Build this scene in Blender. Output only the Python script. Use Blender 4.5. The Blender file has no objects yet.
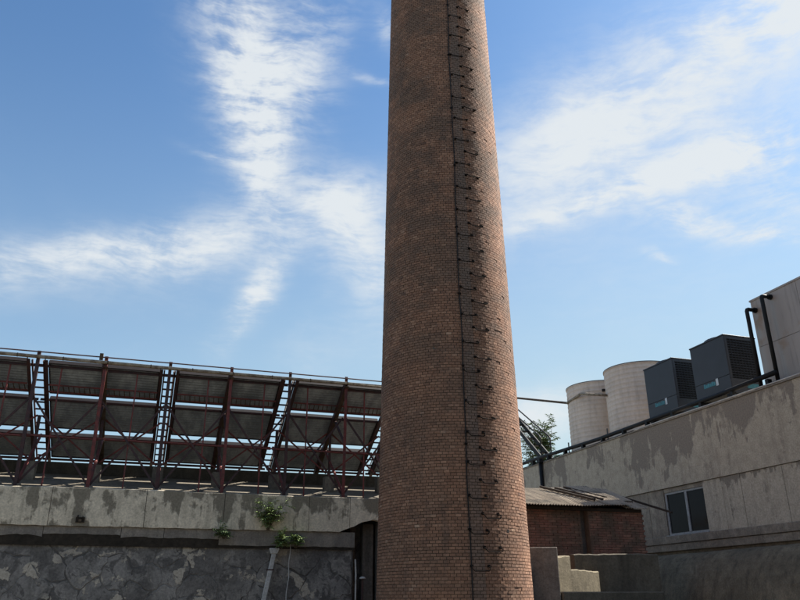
import bpy, math, random
import numpy as np
from mathutils import Vector, Matrix
R = math.radians
random.seed(7); rng = np.random.default_rng(7)
scn = bpy.context.scene
col = scn.collection

# ------------------------------------------------------------------ camera
EYE = 1.6
cam_d = bpy.data.cameras.new('camera'); cam = bpy.data.objects.new('camera', cam_d); col.objects.link(cam)
cam_d.sensor_width = 36.0; cam_d.lens = 740 / 800 * 36.0
cam_d.clip_start = .05; cam_d.clip_end = 3000
YAW, PITCH, ROLL = R(18.161), R(21.921), R(.2023)
cam.matrix_world = (Matrix.Translation((0, 0, EYE)) @ Matrix.Rotation(-YAW, 4, 'Z') @
                    Matrix.Rotation(R(90) + PITCH, 4, 'X') @ Matrix.Rotation(-ROLL, 4, 'Z'))
scn.camera = cam

# ------------------------------------------------------------------ sun, sky, exposure
SUN_AZ, SUN_EL = R(81.5), R(45.0)                 # azimuth from +Y towards +X
sd = Vector((math.sin(SUN_AZ)*math.cos(SUN_EL), math.cos(SUN_AZ)*math.cos(SUN_EL), math.sin(SUN_EL)))
sun_d = bpy.data.lights.new('sun', 'SUN'); sun = bpy.data.objects.new('sun', sun_d); col.objects.link(sun)
sun_d.energy = 5.0; sun_d.angle = R(.53); sun_d.color = (1, .94, .85)
sun.rotation_euler = (-sd).to_track_quat('-Z', 'Y').to_euler(); sun.location = (30, 10, 40)
scn.view_settings.view_transform = 'Standard'; scn.view_settings.look = 'None'
scn.view_settings.exposure = 1.40; scn.view_settings.gamma = 1.0
scn.view_settings.use_curve_mapping = False

class NT:
    """small node helper"""
    def __init__(s, tree): s.t = tree; s.n = tree.nodes; s.l = tree.links
    def new(s, k, **kw):
        n = s.n.new(k)
        for a, b in kw.items(): setattr(n, a, b)
        return n
    def put(s, sock, v):
        if isinstance(v, bpy.types.NodeSocket): s.l.new(v, sock)
        elif v is not None:
            if isinstance(v, (tuple, list)) and sock.type == 'RGBA' and len(v) == 3: v = (*v, 1)
            sock.default_value = v
    def math(s, op, a, b=None, c=None, clamp=False):
        n = s.new('ShaderNodeMath', operation=op, use_clamp=clamp)
        for i, v in enumerate((a, b, c)):
            if v is not None: s.put(n.inputs[i], v)
        return n.outputs[0]
    def vm(s, op, a, b=None, sc=None):
        n = s.new('ShaderNodeVectorMath', operation=op)
        s.put(n.inputs[0], a)
        if b is not None: s.put(n.inputs[1], b)
        if sc is not None: s.put(n.inputs['Scale'], sc)
        return n.outputs['Value'] if op in ('DOT_PRODUCT', 'LENGTH') else n.outputs[0]
    def noise(s, vec, scale, detail=5, rough=.55, dist=0, out='Fac'):
        n = s.new('ShaderNodeTexNoise')
        s.put(n.inputs['Vector'], vec); n.inputs['Scale'].default_value = scale
        n.inputs['Detail'].default_value = detail; n.inputs['Roughness'].default_value = rough
        n.inputs['Distortion'].default_value = dist
        return n.outputs[out]
    def ramp(s, fac, stops, interp='LINEAR'):
        n = s.new('ShaderNodeValToRGB'); cr = n.color_ramp; cr.interpolation = interp
        while len(cr.elements) < len(stops): cr.elements.new(.5)
        for e, (p, c) in zip(cr.elements, stops):
            e.position = p; e.color = (*c, 1) if isinstance(c, (tuple, list)) else (c, c, c, 1)
        s.put(n.inputs[0], fac); return n.outputs[0]
    def mix(s, fac, a, b, mode='MIX'):
        n = s.new('ShaderNodeMix', data_type='RGBA', blend_type=mode)
        s.put(n.inputs[0], fac); s.put(n.inputs[6], a); s.put(n.inputs[7], b)
        return n.outputs[2]
    def smooth(s, v, lo, hi, a=0., b=1.):
        n = s.new('ShaderNodeMapRange', interpolation_type='SMOOTHSTEP')
        s.put(n.inputs[0], v)
        for i, x in zip((1, 2, 3, 4), (lo, hi, a, b)): n.inputs[i].default_value = x
        return n.outputs[0]
    def scale(s, vec, k): return s.vm('MULTIPLY', vec, k)

world = bpy.data.worlds.new('World'); scn.world = world; world.use_nodes = True
world.cycles.sampling_method = 'MANUAL'; world.cycles.sample_map_resolution = 512
scn.cycles.max_bounces = 4; scn.cycles.diffuse_bounces = 3; scn.cycles.glossy_bounces = 2
w = NT(world.node_tree); w.n.clear()
sky = w.new('ShaderNodeTexSky', sky_type='NISHITA', sun_disc=False)
sky.sun_elevation = SUN_EL; sky.sun_rotation = SUN_AZ; sky.altitude = 50
sky.air_density = 1.15; sky.dust_density = 1.0; sky.ozone_density = 2.6
dvec = w.new('ShaderNodeTexCoord').outputs['Generated']
sep = w.new('ShaderNodeSeparateXYZ'); w.put(sep.inputs[0], dvec)
# cirrus fields: ellipses on the sky dome, given by centre, end of long axis and end of short axis
def dirv(x, y):                                    # sky direction from degrees of azimuth / elevation
    a, e = R(x), R(y); return Vector((math.sin(a)*math.cos(e), math.cos(a)*math.cos(e), math.sin(e)))
wob = w.vm('SUBTRACT', w.noise(dvec, 4.5, 4, .62, out='Color'), (.5, .5, .5))
dw = w.vm('ADD', dvec, w.vm('SCALE', wob, sc=.06))
CLOUDS = [
    ((0.0502, 0.7597, 0.6483), (-3.36, -6.197, 7.522), (16.142, -4.82, 4.398), 1.15, 0.0),
    ((0.0741, 0.8201, 0.5673), (4.44, 6.858, -10.493), (-20.26, 5.831, -5.785), 1.1, 0.0),
    ((0.0905, 0.8546, 0.5113), (10.676, 10.458, -19.371), (-34.057, 11.787, -13.675), 0.7, 0.0),
    ((0.1397, 0.7247, 0.6748), (0.534, -11.544, 12.288), (23.306, -2.803, -1.815), 0.55, 0.0),
    ((0.127, 0.7759, 0.618), (7.781, 7.107, -10.522), (-25.203, 12.394, -10.38), 0.4, 0.0),
    ((0.0592, 0.7891, 0.6114), (-1.342, -4.656, 6.139), (19.286, -3.645, 2.838), 0.3, 1.0),
    ((-0.1011, 0.9118, 0.3979), (5.767, -0.114, 1.727), (7.645, 13.754, -29.574), 0.75, 0.0),
    ((0.0278, 0.8986, 0.4379), (9.29, -2.327, 4.184), (9.132, 8.285, -17.581), 0.35, 0.0),
    ((-0.0835, 0.9139, 0.3973), (5.183, -0.117, 1.359), (5.485, 10.783, -23.654), 0.5, 1.0),
    ((0.0596, 0.8966, 0.4389), (10.812, -2.962, 4.584), (8.06, 7.195, -15.791), 0.25, 1.0),
    ((-0.1558, 0.9285, 0.3371), (7.074, 0.768, 1.156), (4.229, 13.315, -34.713), 0.25, 1.0),
    ((0.1824, 0.8544, 0.4866), (12.206, -4.924, 4.069), (11.293, 10.235, -22.204), 0.6, 0.0),
    ((0.2366, 0.8719, 0.4286), (6.314, 2.405, -8.378), (-17.978, 10.123, -10.669), 0.5, 0.0),
    ((0.1962, 0.8543, 0.4813), (12.213, -4.198, 2.472), (6.781, 9.111, -18.936), 0.55, 1.0),
    ((0.243, 0.8789, 0.4104), (5.988, 2.229, -8.322), (-18.19, 9.915, -10.463), 0.5, 1.0),
    ((0.101, 0.9247, 0.367), (6.944, -5.395, 11.685), (47.079, 5.446, -26.675), 1.2, 0.0),
    ((0.102, 0.9236, 0.3695), (7.205, -5.757, 12.401), (36.798, 4.095, -20.387), 0.4, 1.0),
    ((0.2107, 0.7115, 0.6704), (12.379, 19.82, -24.926), (-59.972, 25.586, -8.311), 0.7, 0.0),
    ((0.2063, 0.7587, 0.6179), (25.936, -3.001, -4.973), (-16.389, 102.81, -120.762), 0.6, 0.0),
    ((0.0268, 0.8478, 0.5297), (26.951, 1.567, -3.869), (-28.33, 81.975, -129.772), 0.55, 0.0),
    ((0.5742, 0.5837, 0.5741), (3.105, -3.459, 0.411), (6.629, 3.754, -10.447), 0.85, 1.0),
    ((0.445, 0.7271, 0.5228), (6.145, -5.269, 2.099), (7.223, 3.55, -11.084), 0.72, 1.0),
    ((0.616, 0.4806, 0.6242), (10.019, -9.207, -2.799), (10.798, 11.759, -19.711), 1.3, 0.0),
    ((0.5449, 0.681, 0.4892), (4.39, -4.13, 0.859), (23.035, 13.926, -45.041), 1.0, 0.0),
    ((0.6282, 0.5958, 0.5003), (6.465, -7.778, 1.145), (14.558, 7.572, -27.297), 0.9, 0.0),
    ((0.5479, 0.5805, 0.6023), (3.23, -3.528, 0.462), (6.417, 3.569, -9.278), 0.35, 0.0),
    ((0.4902, 0.6747, 0.5519), (6.192, -5.997, 1.831), (14.104, 6.919, -20.986), 0.4, 0.0),
    ((0.6012, 0.6672, 0.4398), (13.597, -8.288, -6.014), (1.623, 30.753, -48.875), 1.0, 0.0),
    ((0.6809, 0.5773, 0.4508), (11.289, -15.96, 3.388), (11.055, 4.19, -22.063), 0.9, 0.0),
    ((0.6694, 0.6247, 0.4019), (15.41, -13.214, -5.128), (12.411, 39.69, -82.359), 0.9, 0.0),
    ((0.5762, 0.7121, 0.4011), (44.361, -21.861, -24.911), (-16.226, 74.099, -108.251), 0.8, 0.0),
    ((0.4781, 0.8489, 0.2255), (9.748, -5.599, 0.412), (3.266, 5.348, -27.061), 1.3, 1.0),
    ((0.5635, 0.7285, 0.3896), (3.097, -2.294, -0.191), (1.303, 2.216, -6.027), 0.36, 1.0),
    ((0.2315, 0.9223, 0.3095), (10.041, -2.965, 1.324), (5.941, 7.586, -27.053), 0.3, 1.0),
    ((0.8571, 0.1033, 0.5047), (-0.306, -4.457, 1.433), (11.431, -6.591, -18.062), 0.77, 0.0),
    ((-0.1455, -0.8845, 0.4432), (-6.715, 2.008, 1.802), (-5.763, -6.296, -14.458), 0.81, 0.0),
    ((0.0431, -0.661, 0.7491), (-3.558, 0.542, 0.683), (-4.32, -13.57, -11.726), 0.86, 0.0),
    ((-0.7755, -0.3137, 0.5479), (-2.161, 2.358, -1.708), (-3.797, -12.597, -12.587), 0.73, 0.0),
    ((-0.5702, 0.3394, 0.7481), (2.007, 3.578, -0.094), (-15.899, 8.499, -15.973), 0.88, 0.0),
    ((0.2996, -0.8724, 0.3863), (-3.54, -0.925, 0.656), (-1.149, -8.355, -17.977), 0.85, 0.0)]
tot = soft = None
for (cd, ad, bd, amp, sf) in CLOUDS:
    c, a, b = Vector(cd).normalized(), Vector(ad), Vector(bd)
    dl = w.vm('SUBTRACT', dw, tuple(c))
    qa = w.vm('DOT_PRODUCT', dl, tuple(a)); qb = w.vm('DOT_PRODUCT', dl, tuple(b))
    r2 = w.math('MULTIPLY_ADD', qa, qa, w.math('MULTIPLY', qb, qb))
    g = w.math('MULTIPLY', w.math('POWER', math.exp(-1), r2), amp)
    if sf: soft = g if soft is None else w.math('ADD', soft, g)
    else: tot = g if tot is None else w.math('ADD', tot, g)
# thin cirrus all over the sky, in the plane of a high cloud layer
zc = w.math('MAXIMUM', sep.outputs[2], .06)
lay = w.vm('DIVIDE', dvec, None)
cmb = w.new('ShaderNodeCombineXYZ')
for i in range(3): w.put(cmb.inputs[i], zc)
w.put(lay.node.inputs[1], cmb.outputs[0])
cirrus = w.noise(w.scale(lay, (1.0, .45, 1)), 1.1, 4, .62, .6)
away = w.smooth(w.vm('DOT_PRODUCT', dvec, (.289, .881, .373)), .55, .80, 1, 0)     # added cirrus out of the south view, to whiten and lift the fill light
thin = w.math('ADD', w.smooth(cirrus, .50, .85, 0, .3), w.math('MULTIPLY', w.smooth(cirrus, .40, .62, .1, 1.1), away))
tot = w.math('ADD', tot, thin)
# ripples and shreds inside the fields
rip = w.noise(w.scale(dw, (8, 8, 34)), 2.6, 4, .62)
shred = w.noise(dvec, 10.0, 5, .6, .35)
tex = w.math('ADD', w.math('MULTIPLY', rip, .8), w.math('MULTIPLY', shred, 1.0))
tex = w.smooth(tex, .58, 1.22, .12, 1.2)
cov = w.math('MULTIPLY_ADD', tot, tex, w.math('MULTIPLY', soft, w.math('MULTIPLY_ADD', tex, .35, .55)))
cov = w.smooth(cov, -.08, 1.36, -.01, .95)
haze = w.math('MULTIPLY', w.smooth(sep.outputs[2], 0., .70, .95, 0.),
              w.smooth(w.vm('DOT_PRODUCT', dvec, (math.sin(SUN_AZ), math.cos(SUN_AZ), 0)), -.3, .8, .45, 1.))
SKY_K = .0553
skyc = w.mix(1.0, sky.outputs[0], (.70, .94, 1.10), 'MULTIPLY')
skyc = w.mix(haze, skyc, (3.95, 4.95, 4.95))
final = w.mix(cov, skyc, (5.45, 5.75, 5.95))
bg = w.new('ShaderNodeBackground'); w.put(bg.inputs[0], final); bg.inputs[1].default_value = SKY_K
out = w.new('ShaderNodeOutputWorld'); w.l.new(bg.outputs[0], out.inputs[0])

# ------------------------------------------------------------------ materials
def mat(name, build, rough=.85, metal=0., spec=.3):
    m = bpy.data.materials.new(name); m.use_nodes = True
    n = NT(m.node_tree); b = n.n['Principled BSDF']
    b.inputs['Roughness'].default_value = rough; b.inputs['Metallic'].default_value = metal
    b.inputs['Specular IOR Level'].default_value = spec
    pos = n.new('ShaderNodeNewGeometry').outputs['Position']
    r = build(n, pos, b)
    c, h = r if isinstance(r, tuple) and len(r) == 2 and isinstance(r[0], bpy.types.NodeSocket) else (r, None)
    n.put(b.inputs['Base Color'], c)
    if h is not None:
        h, st, ds = h
        bp = n.new('ShaderNodeBump'); bp.inputs['Strength'].default_value = st; bp.inputs['Distance'].default_value = ds
        n.put(bp.inputs['Height'], h); n.l.new(bp.outputs[0], b.inputs['Normal'])
    return m

def concrete(base, dark, pale, streak=.5, patch=.5, pscale=1.1, pw=.04, lo=.0):
    """weathered concrete / render: peeled patches with an edge, vertical run marks, fine grain"""
    def f(n, p, b):
        big = n.noise(p, .55, 4, .6)
        pt = n.noise(n.scale(p, (1, 1, .8)), pscale, 9, .66, .3)
        pm = n.smooth(pt, patch-pw, patch+pw)
        st = n.noise(n.scale(p, (5.5, 5.5, .42)), 1.0, 6, .65)
        sm = n.smooth(st, .47, .70, 0, streak)
        fine = n.noise(p, 26, 6, .7)
        mid = n.noise(p, 5, 6, .7)
        c = n.mix(pm, base, pale)
        c = n.mix(n.smooth(big, .35, .7, 0, .55), c, dark)
        c = n.mix(sm, c, dark)
        c = n.mix(1., c, n.ramp(fine, [(.25, .62), (.75, 1.3)]), 'MULTIPLY')
        c = n.mix(1., c, n.ramp(mid, [(.25, .72), (.75, 1.25)]), 'MULTIPLY')
        h = n.math('ADD', n.math('MULTIPLY', fine, .35), n.math('MULTIPLY', pm, .6))
        return c, (h, .55, .02)
    return f

def blotched(base, pale, peeled, sc, thr, pw, ztop, reach, wet_amt=.12):
    """render with peeled areas: islands of bare, darker cement, most of them where rain runs off the top edge"""
    def f(n, p, b):
        sx = n.new('ShaderNodeSeparateXYZ'); n.put(sx.inputs[0], p)
        big = n.noise(p, .5, 3, .6)
        isl = n.noise(n.scale(p, (1, 1, .75)), sc, 7, .62, .25)
        run = n.noise(n.scale(p, (4.2, 4.2, .30)), 1.0, 5, .65)
        wet = n.smooth(n.math('SUBTRACT', ztop, sx.outputs[2]), 0., reach*2., wet_amt, -.05)
        wet = n.math('ADD', wet, n.math('MULTIPLY', n.math('SUBTRACT', big, .5), .55))
        lvl = n.math('ADD', n.math('SUBTRACT', 1., n.math('ADD', n.math('MULTIPLY', isl, .6), n.math('MULTIPLY', run, .4))), wet)
        pm = n.smooth(lvl, 1-thr-pw+.03, 1-thr+pw+.03)
        pm2 = n.smooth(n.noise(n.vm('ADD', p, (7, 3, 1)), sc*1.6, 6, .65), .56, .62, 0, .55)
        fine = n.noise(p, 24, 5, .7); mid = n.noise(p, 4.2, 4, .7)
        c = n.mix(n.smooth(mid, .35, .65), base, pale)
        c = n.mix(pm, c, peeled)
        c = n.mix(n.math('MULTIPLY', pm2, n.smooth(run, .42, .6)), c, peeled)
        c = n.mix(n.smooth(run, .50, .72, 0, .5), c, peeled)
        c = n.mix(1., c, n.ramp(fine, [(.25, .66), (.75, 1.27)]), 'MULTIPLY')
        h = n.math('SUBTRACT', n.math('MULTIPLY', fine, .35), n.math('MULTIPLY', pm, .6))
        return c, (h, .55, .02)
    return f

def plain(c, var=.25, sc=14, bump=.15):
    def f(n, p, b):
        v = n.noise(p, sc, 5, .65)
        v2 = n.noise(p, sc*.13, 4, .6)
        cc = n.mix(1., c, n.ramp(v, [(.25, 1-var), (.75, 1+var)]), 'MULTIPLY')
        cc = n.mix(1., cc, n.ramp(v2, [(.3, 1-var*.7), (.7, 1+var*.7)]), 'MULTIPLY')
        return cc, (v, bump, .01)
    return f

CX, CY = 5.803, 14.373                              # chimney axis
def chimney_brick(n, p, b):
    at = n.new('ShaderNodeAttribute', attribute_name='rnd', attribute_type='GEOMETRY').outputs['Fac']
    c = n.ramp(at, [(0, (.088, .053, .040)), (.22, (.185, .098, .064)), (.55, (.270, .146, .093)),
                    (.8, (.345, .198, .130)), (1, (.43, .29, .205))])
    # soot and lime weathering in long horizontal drifts
    s1 = n.noise(n.scale(p, (1.0, 1.0, 1.5)), 1.0, 6, .68)
    s2 = n.noise(n.scale(p, (3, 3, .5)), 1.0, 5, .6)
    sx = n.new('ShaderNodeSeparateXYZ'); n.put(sx.inputs[0], p)
    up = n.smooth(sx.outputs[2], 3., 9., .30, .62)
    c = n.mix(n.math('MULTIPLY', n.smooth(s1, .38, .60), up), c, (.105, .080, .063))
    s3 = n.noise(n.scale(p, (2.2, 2.2, 9.)), 1.0, 4, .65)
    c = n.mix(n.smooth(s3, .50, .70, 0, .30), c, (.095, .070, .056))
    c = n.mix(n.smooth(s2, .52, .72, 0, .35), c, (.07, .06, .055))
    # greyer band down the line of the iron steps
    ang = n.math('ARCTAN2', n.math('SUBTRACT', sx.outputs[0], CX), n.math('SUBTRACT', sx.outputs[1], CY))
    dg = n.math('MULTIPLY', ang, 180/math.pi)
    dg = n.math('ADD', dg, n.math('MULTIPLY', n.math('SUBTRACT', s2, .5), 9.))
    a0 = 202.0 - 360
    band = n.math('MULTIPLY', n.smooth(dg, a0-44, a0-33), n.smooth(dg, a0-14, a0-10, 1, 0))
    c = n.mix(n.math('MULTIPLY', band, .5), c, (.125, .108, .095))
    g = n.noise(p, 60, 4, .7)
    c = n.mix(1., c, n.ramp(g, [(.25, .65), (.75, 1.35)]), 'MULTIPLY')
    return c, (g, .5, .008)
def shed_brick(n, p, b):
    at = n.new('ShaderNodeAttribute', attribute_name='rnd', attribute_type='GEOMETRY').outputs['Fac']
    c = n.ramp(at, [(0, (.13, .075, .062)), (.4, (.24, .122, .092)), (.8, (.31, .165, .12)), (1, (.36, .24, .18))])
    s1 = n.noise(p, 1.6, 6, .65)
    c = n.mix(n.smooth(s1, .40, .62, 0, .8), c, (.11, .095, .072))
    g = n.noise(p, 50, 4, .7)
    return n.mix(1., c, n.ramp(g, [(.25, .65), (.75, 1.35)]), 'MULTIPLY'), (g, .5, .008)
def stone_f(n, p, b):
    oi = n.new('ShaderNodeObjectInfo').outputs['Random']
    c = n.ramp(oi, [(0, (.215, .204, .192)), (.5, (.24, .227, .212)), (1, (.265, .25, .232))])
    big = n.noise(p, 1.1, 6, .68, .4)
    c = n.mix(n.smooth(big, .44, .58, 0, .85), c, (.125, .118, .112))
    bl = n.noise(n.vm('ADD', p, (9, 2, 5)), 3.4, 6, .68, .7)
    c = n.mix(n.smooth(bl, .50, .58, 0, .85), c, (.095, .090, .086))
    run = n.noise(n.scale(p, (4, 4, .5)), 1., 5, .65)
    c = n.mix(n.smooth(run, .5, .66, 0, .6), c, (.125, .117, .108))
    pl = n.noise(n.vm('ADD', p, (3.3, 0, 8.1)), 2.0, 8, .62, .2)
    reg = n.noise(n.vm('ADD', p, (1.2, 4, 2.0)), .55, 2, .5)
    pm = n.math('MULTIPLY', n.smooth(pl, .555, .575), n.smooth(reg, .42, .52))
    c = n.mix(pm, c, (.40, .36, .30))
    g = n.noise(p, 24, 5, .7)
    c = n.mix(1., c, n.ramp(g, [(.25, .6), (.75, 1.35)]), 'MULTIPLY')
    return c, (n.math('ADD', n.math('MULTIPLY', g, .4), pm), .6, .02)
def rust_f(paint, rust, amt=.5):
    def f(n, p, b):
        v = n.noise(p, 7, 7, .7); g = n.noise(p, 40, 4, .6)
        c = n.mix(n.smooth(v, amt-.1, amt+.12), paint, rust)
        return n.mix(1., c, n.ramp(g, [(.25, .7), (.75, 1.3)]), 'MULTIPLY'), (g, .3, .004)
    return f
def leaf_f(c1, c2):
    def f(n, p, b):
        v = n.noise(p, 23, 3, .6)
        b.inputs['Transmission Weight'].default_value = 0
        b.inputs['Subsurface Weight'].default_value = 0
        return n.mix(n.smooth(v, .3, .7), c1, c2)
    return f
def glass_f(n, p, b):
    v = n.noise(p, 3, 5, .7)
    n.put(b.inputs['Roughness'], n.smooth(v, .3, .7, .04, .22))
    return n.mix(v, (.012, .012, .013), (.028, .028, .030))
def metalbox_f(n, p, b):
    v = n.noise(n.scale(p, (1, 1, .6)), .9, 5, .6); s = n.noise(n.scale(p, (6, 6, .5)), 1., 6, .7)
    r = n.noise(n.vm('ADD', p, (5, 1, 2)), .85, 4, .6)
    c = n.mix(v, (.30, .27, .25), (.42, .37, .335))
    c = n.mix(n.smooth(s, .5, .7, 0, .45), c, (.15, .14, .135))
    c = n.mix(n.smooth(r, .54, .68, 0, .6), c, (.27, .155, .08))
    return c, (s, .15, .01)
def tank_f(n, p, b):
    s = n.noise(n.scale(p, (5, 5, .5)), 1., 6, .7); g = n.noise(p, 9, 5, .6); v = n.noise(p, .8, 3, .5)
    c = n.mix(n.smooth(s, .45, .7, 0, .55), (.66, .56, .475), (.45, .375, .31))
    c = n.mix(1., c, n.ramp(v, [(.3, .88), (.7, 1.12)]), 'MULTIPLY')
    return n.mix(1., c, n.ramp(g, [(.25, .9), (.75, 1.1)]), 'MULTIPLY'), (g, .12, .01)
def sheet_f(n, p, b):
    s = n.noise(n.scale(p, (3.2, 1.4, 1.4)), 1.0, 6, .65); g = n.noise(p, 22, 5, .7)
    c = n.mix(n.smooth(s, .4, .66), (.215, .245, .275), (.37, .41, .445))
    return n.mix(1., c, n.ramp(g, [(.25, .75), (.75, 1.25)]), 'MULTIPLY'), (g, .2, .006)
def asb_f(n, p, b):
    s = n.noise(n.scale(p, (5, .8, 1)), 1., 6, .7); g = n.noise(p, 18, 6, .7); m_ = n.noise(p, 1.5, 5, .6)
    c = n.mix(n.smooth(s, .4, .7), (.36, .30, .225), (.20, .165, .125))
    c = n.mix(n.smooth(m_, .5, .68, 0, .7), c, (.09, .082, .07))
    return n.mix(1., c, n.ramp(g, [(.25, .7), (.75, 1.25)]), 'MULTIPLY'), (g, .4, .01)

M = {}
M['chimney_brick'] = mat('chimney_brick', chimney_brick, .9)
M['mortar'] = mat('mortar', plain((.105, .088, .072), .3, 30), .95)
M['shed_brick'] = mat('shed_brick', shed_brick, .9)
M['shed_mortar'] = mat('shed_mortar', plain((.12, .10, .085), .3, 30), .95)
M['stone'] = mat('stone', stone_f, .92)
M['joint'] = mat('joint', concrete((.105, .10, .095), (.058, .055, .053), (.19, .18, .168), .4, .5, 1.6, .06), .95)
M['parapet'] = mat('parapet', blotched((0.568, 0.496, 0.383), (0.700, 0.614, 0.475), (0.224, 0.196, 0.149), 2.6, .475, .035, 3.84, .30, .05), .92)
M['beam'] = mat('beam', concrete((0.228, 0.204, 0.178), (0.126, 0.113, 0.098), (0.312, 0.278, 0.234), .55, .52, 1.3, .08), .92)
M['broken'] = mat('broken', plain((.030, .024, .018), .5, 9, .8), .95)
M['roof_slab'] = mat('roof_slab', concrete((0.188, 0.161, 0.124), (0.112, 0.098, 0.075), (0.232, 0.203, 0.158), .3, .5, 1.2, .15), .9)
M['pier'] = mat('pier', concrete((0.184, 0.161, 0.132), (0.098, 0.086, 0.071), (0.287, 0.253, 0.201), .6, .55, 2., .08), .9)
M['wall_up'] = mat('wall_up', blotched((0.402, 0.342, 0.266), (0.480, 0.414, 0.326), (0.258, 0.218, 0.178), 1.9, .435, .025, 6.5, .95, .12), .92)
M['wall_low'] = mat('wall_low', blotched((0.439, 0.378, 0.299), (0.512, 0.445, 0.354), (0.244, 0.210, 0.171), 1.5, .40, .02, 4.6, .25), .92)
M['ledge'] = mat('ledge', concrete((0.300, 0.256, 0.206), (0.175, 0.147, 0.122), (0.388, 0.338, 0.269), .6, .54, 2.2, .05), .92)
M['plinth'] = mat('plinth', concrete((0.304, 0.256, 0.193), (0.158, 0.137, 0.111), (0.441, 0.374, 0.277), .45, .54, .7, .14), .92)
M['yard_wall'] = mat('yard_wall', concrete((0.186, 0.155, 0.102), (0.105, 0.088, 0.062), (0.217, 0.183, 0.124), .5, .46, .9, .15), .92)
M['upstand'] = mat('upstand', concrete((.085, .075, .058), (.05, .045, .036), (.12, .105, .08), .5, .5, 1.6, .08), .92)
M['shade_wall'] = mat('shade_wall', concrete((0.130, 0.112, 0.085), (0.066, 0.058, 0.045), (0.175, 0.150, 0.112), .5, .54, .8, .12), .92)  # yard wall render darkened, shade put into its colour
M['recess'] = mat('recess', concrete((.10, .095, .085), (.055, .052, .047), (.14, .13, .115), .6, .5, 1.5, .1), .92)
M['skirt'] = mat('skirt', concrete((.205, .168, .115), (.085, .073, .054), (.29, .24, .165), .65, .53, .75, .10), .95)
M['slab'] = mat('slab', concrete((0.172, 0.153, 0.133), (0.115, 0.101, 0.090), (0.218, 0.193, 0.164), .4, .52, 2., .1), .9)
M['red_steel'] = mat('red_steel', rust_f((.165, .036, .030), (.075, .028, .024), .52), .6, .0, .4)
M['dark_steel'] = mat('dark_steel', rust_f((.040, .022, .024), (.068, .028, .024), .52), .6, .0, .4)
M['rust_plate'] = mat('rust_plate', rust_f((.10, .075, .05), (.062, .038, .026), .48), .8)
M['rung_iron'] = mat('rung_iron', rust_f((.013, .011, .010), (.024, .015, .012), .55), .95, 0, .05)
M['insul'] = mat('insul', rust_f((.32, .275, .21), (.16, .12, .085), .5), .7)
M['black_pipe'] = mat('black_pipe', plain((.010, .010, .011), .35, 20), .6, 0, .25)
M['white_pipe'] = mat('white_pipe', plain((.48, .46, .43), .25, 8), .5)
M['sheet'] = mat('sheet', sheet_f, .55, .15, .4)
M['panel_frame'] = mat('panel_frame', plain((.026, .021, .022), .3, 10), .6)
M['ac'] = mat('ac', plain((.028, .030, .037), .18, 3, .05), .5, 0, .45)
M['ac_dark'] = mat('ac_dark', plain((.010, .011, .014), .3, 20), .6)
M['ac_fin'] = mat('ac_fin', plain((.030, .034, .043), .2, 10), .5)
M['logo_teal'] = mat('logo_teal', plain((.055, .20, .24), .3, 12, .02), .5)
M['logo_white'] = mat('logo_white', plain((.50, .56, .60), .15, 12, .02), .5)
M['tank'] = mat('tank', tank_f, .7)
M['metalbox'] = mat('metalbox', metalbox_f, .55, .25, .4)
M['seam'] = mat('seam', plain((.13, .125, .12), .3, 10), .7)
M['win_frame'] = mat('win_frame', rust_f((.30, .30, .31), (.20, .195, .19), .55), .5)
M['glass'] = mat('glass', glass_f, .1, 0, .06)
M['room'] = mat('room', plain((.03, .03, .03), .3, 3), .9)
M['asbestos'] = mat('asbestos', asb_f, .92)
M['timber'] = mat('timber', plain((.045, .035, .028), .35, 9), .85)
M['leaf'] = mat('leaf', leaf_f((.135, .205, .065), (.24, .315, .125)), .55)
M['leaf_dark'] = mat('leaf_dark', leaf_f((.07, .115, .05), (.125, .18, .08)), .6)
M['stem'] = mat('stem', plain((.09, .075, .05), .3, 20), .85)
M['gutter_pipe'] = mat('gutter_pipe', rust_f((0.434, 0.434, 0.427), (0.280, 0.273, 0.252), .58), .6)
M['cable'] = mat('cable', plain((.012, .011, .011), .3, 30), .7)
M['ground'] = mat('ground', concrete((0.125, 0.110, 0.087), (0.075, 0.065, 0.052), (0.150, 0.135, 0.107), .0, .5, .6, .1), .95)

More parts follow.
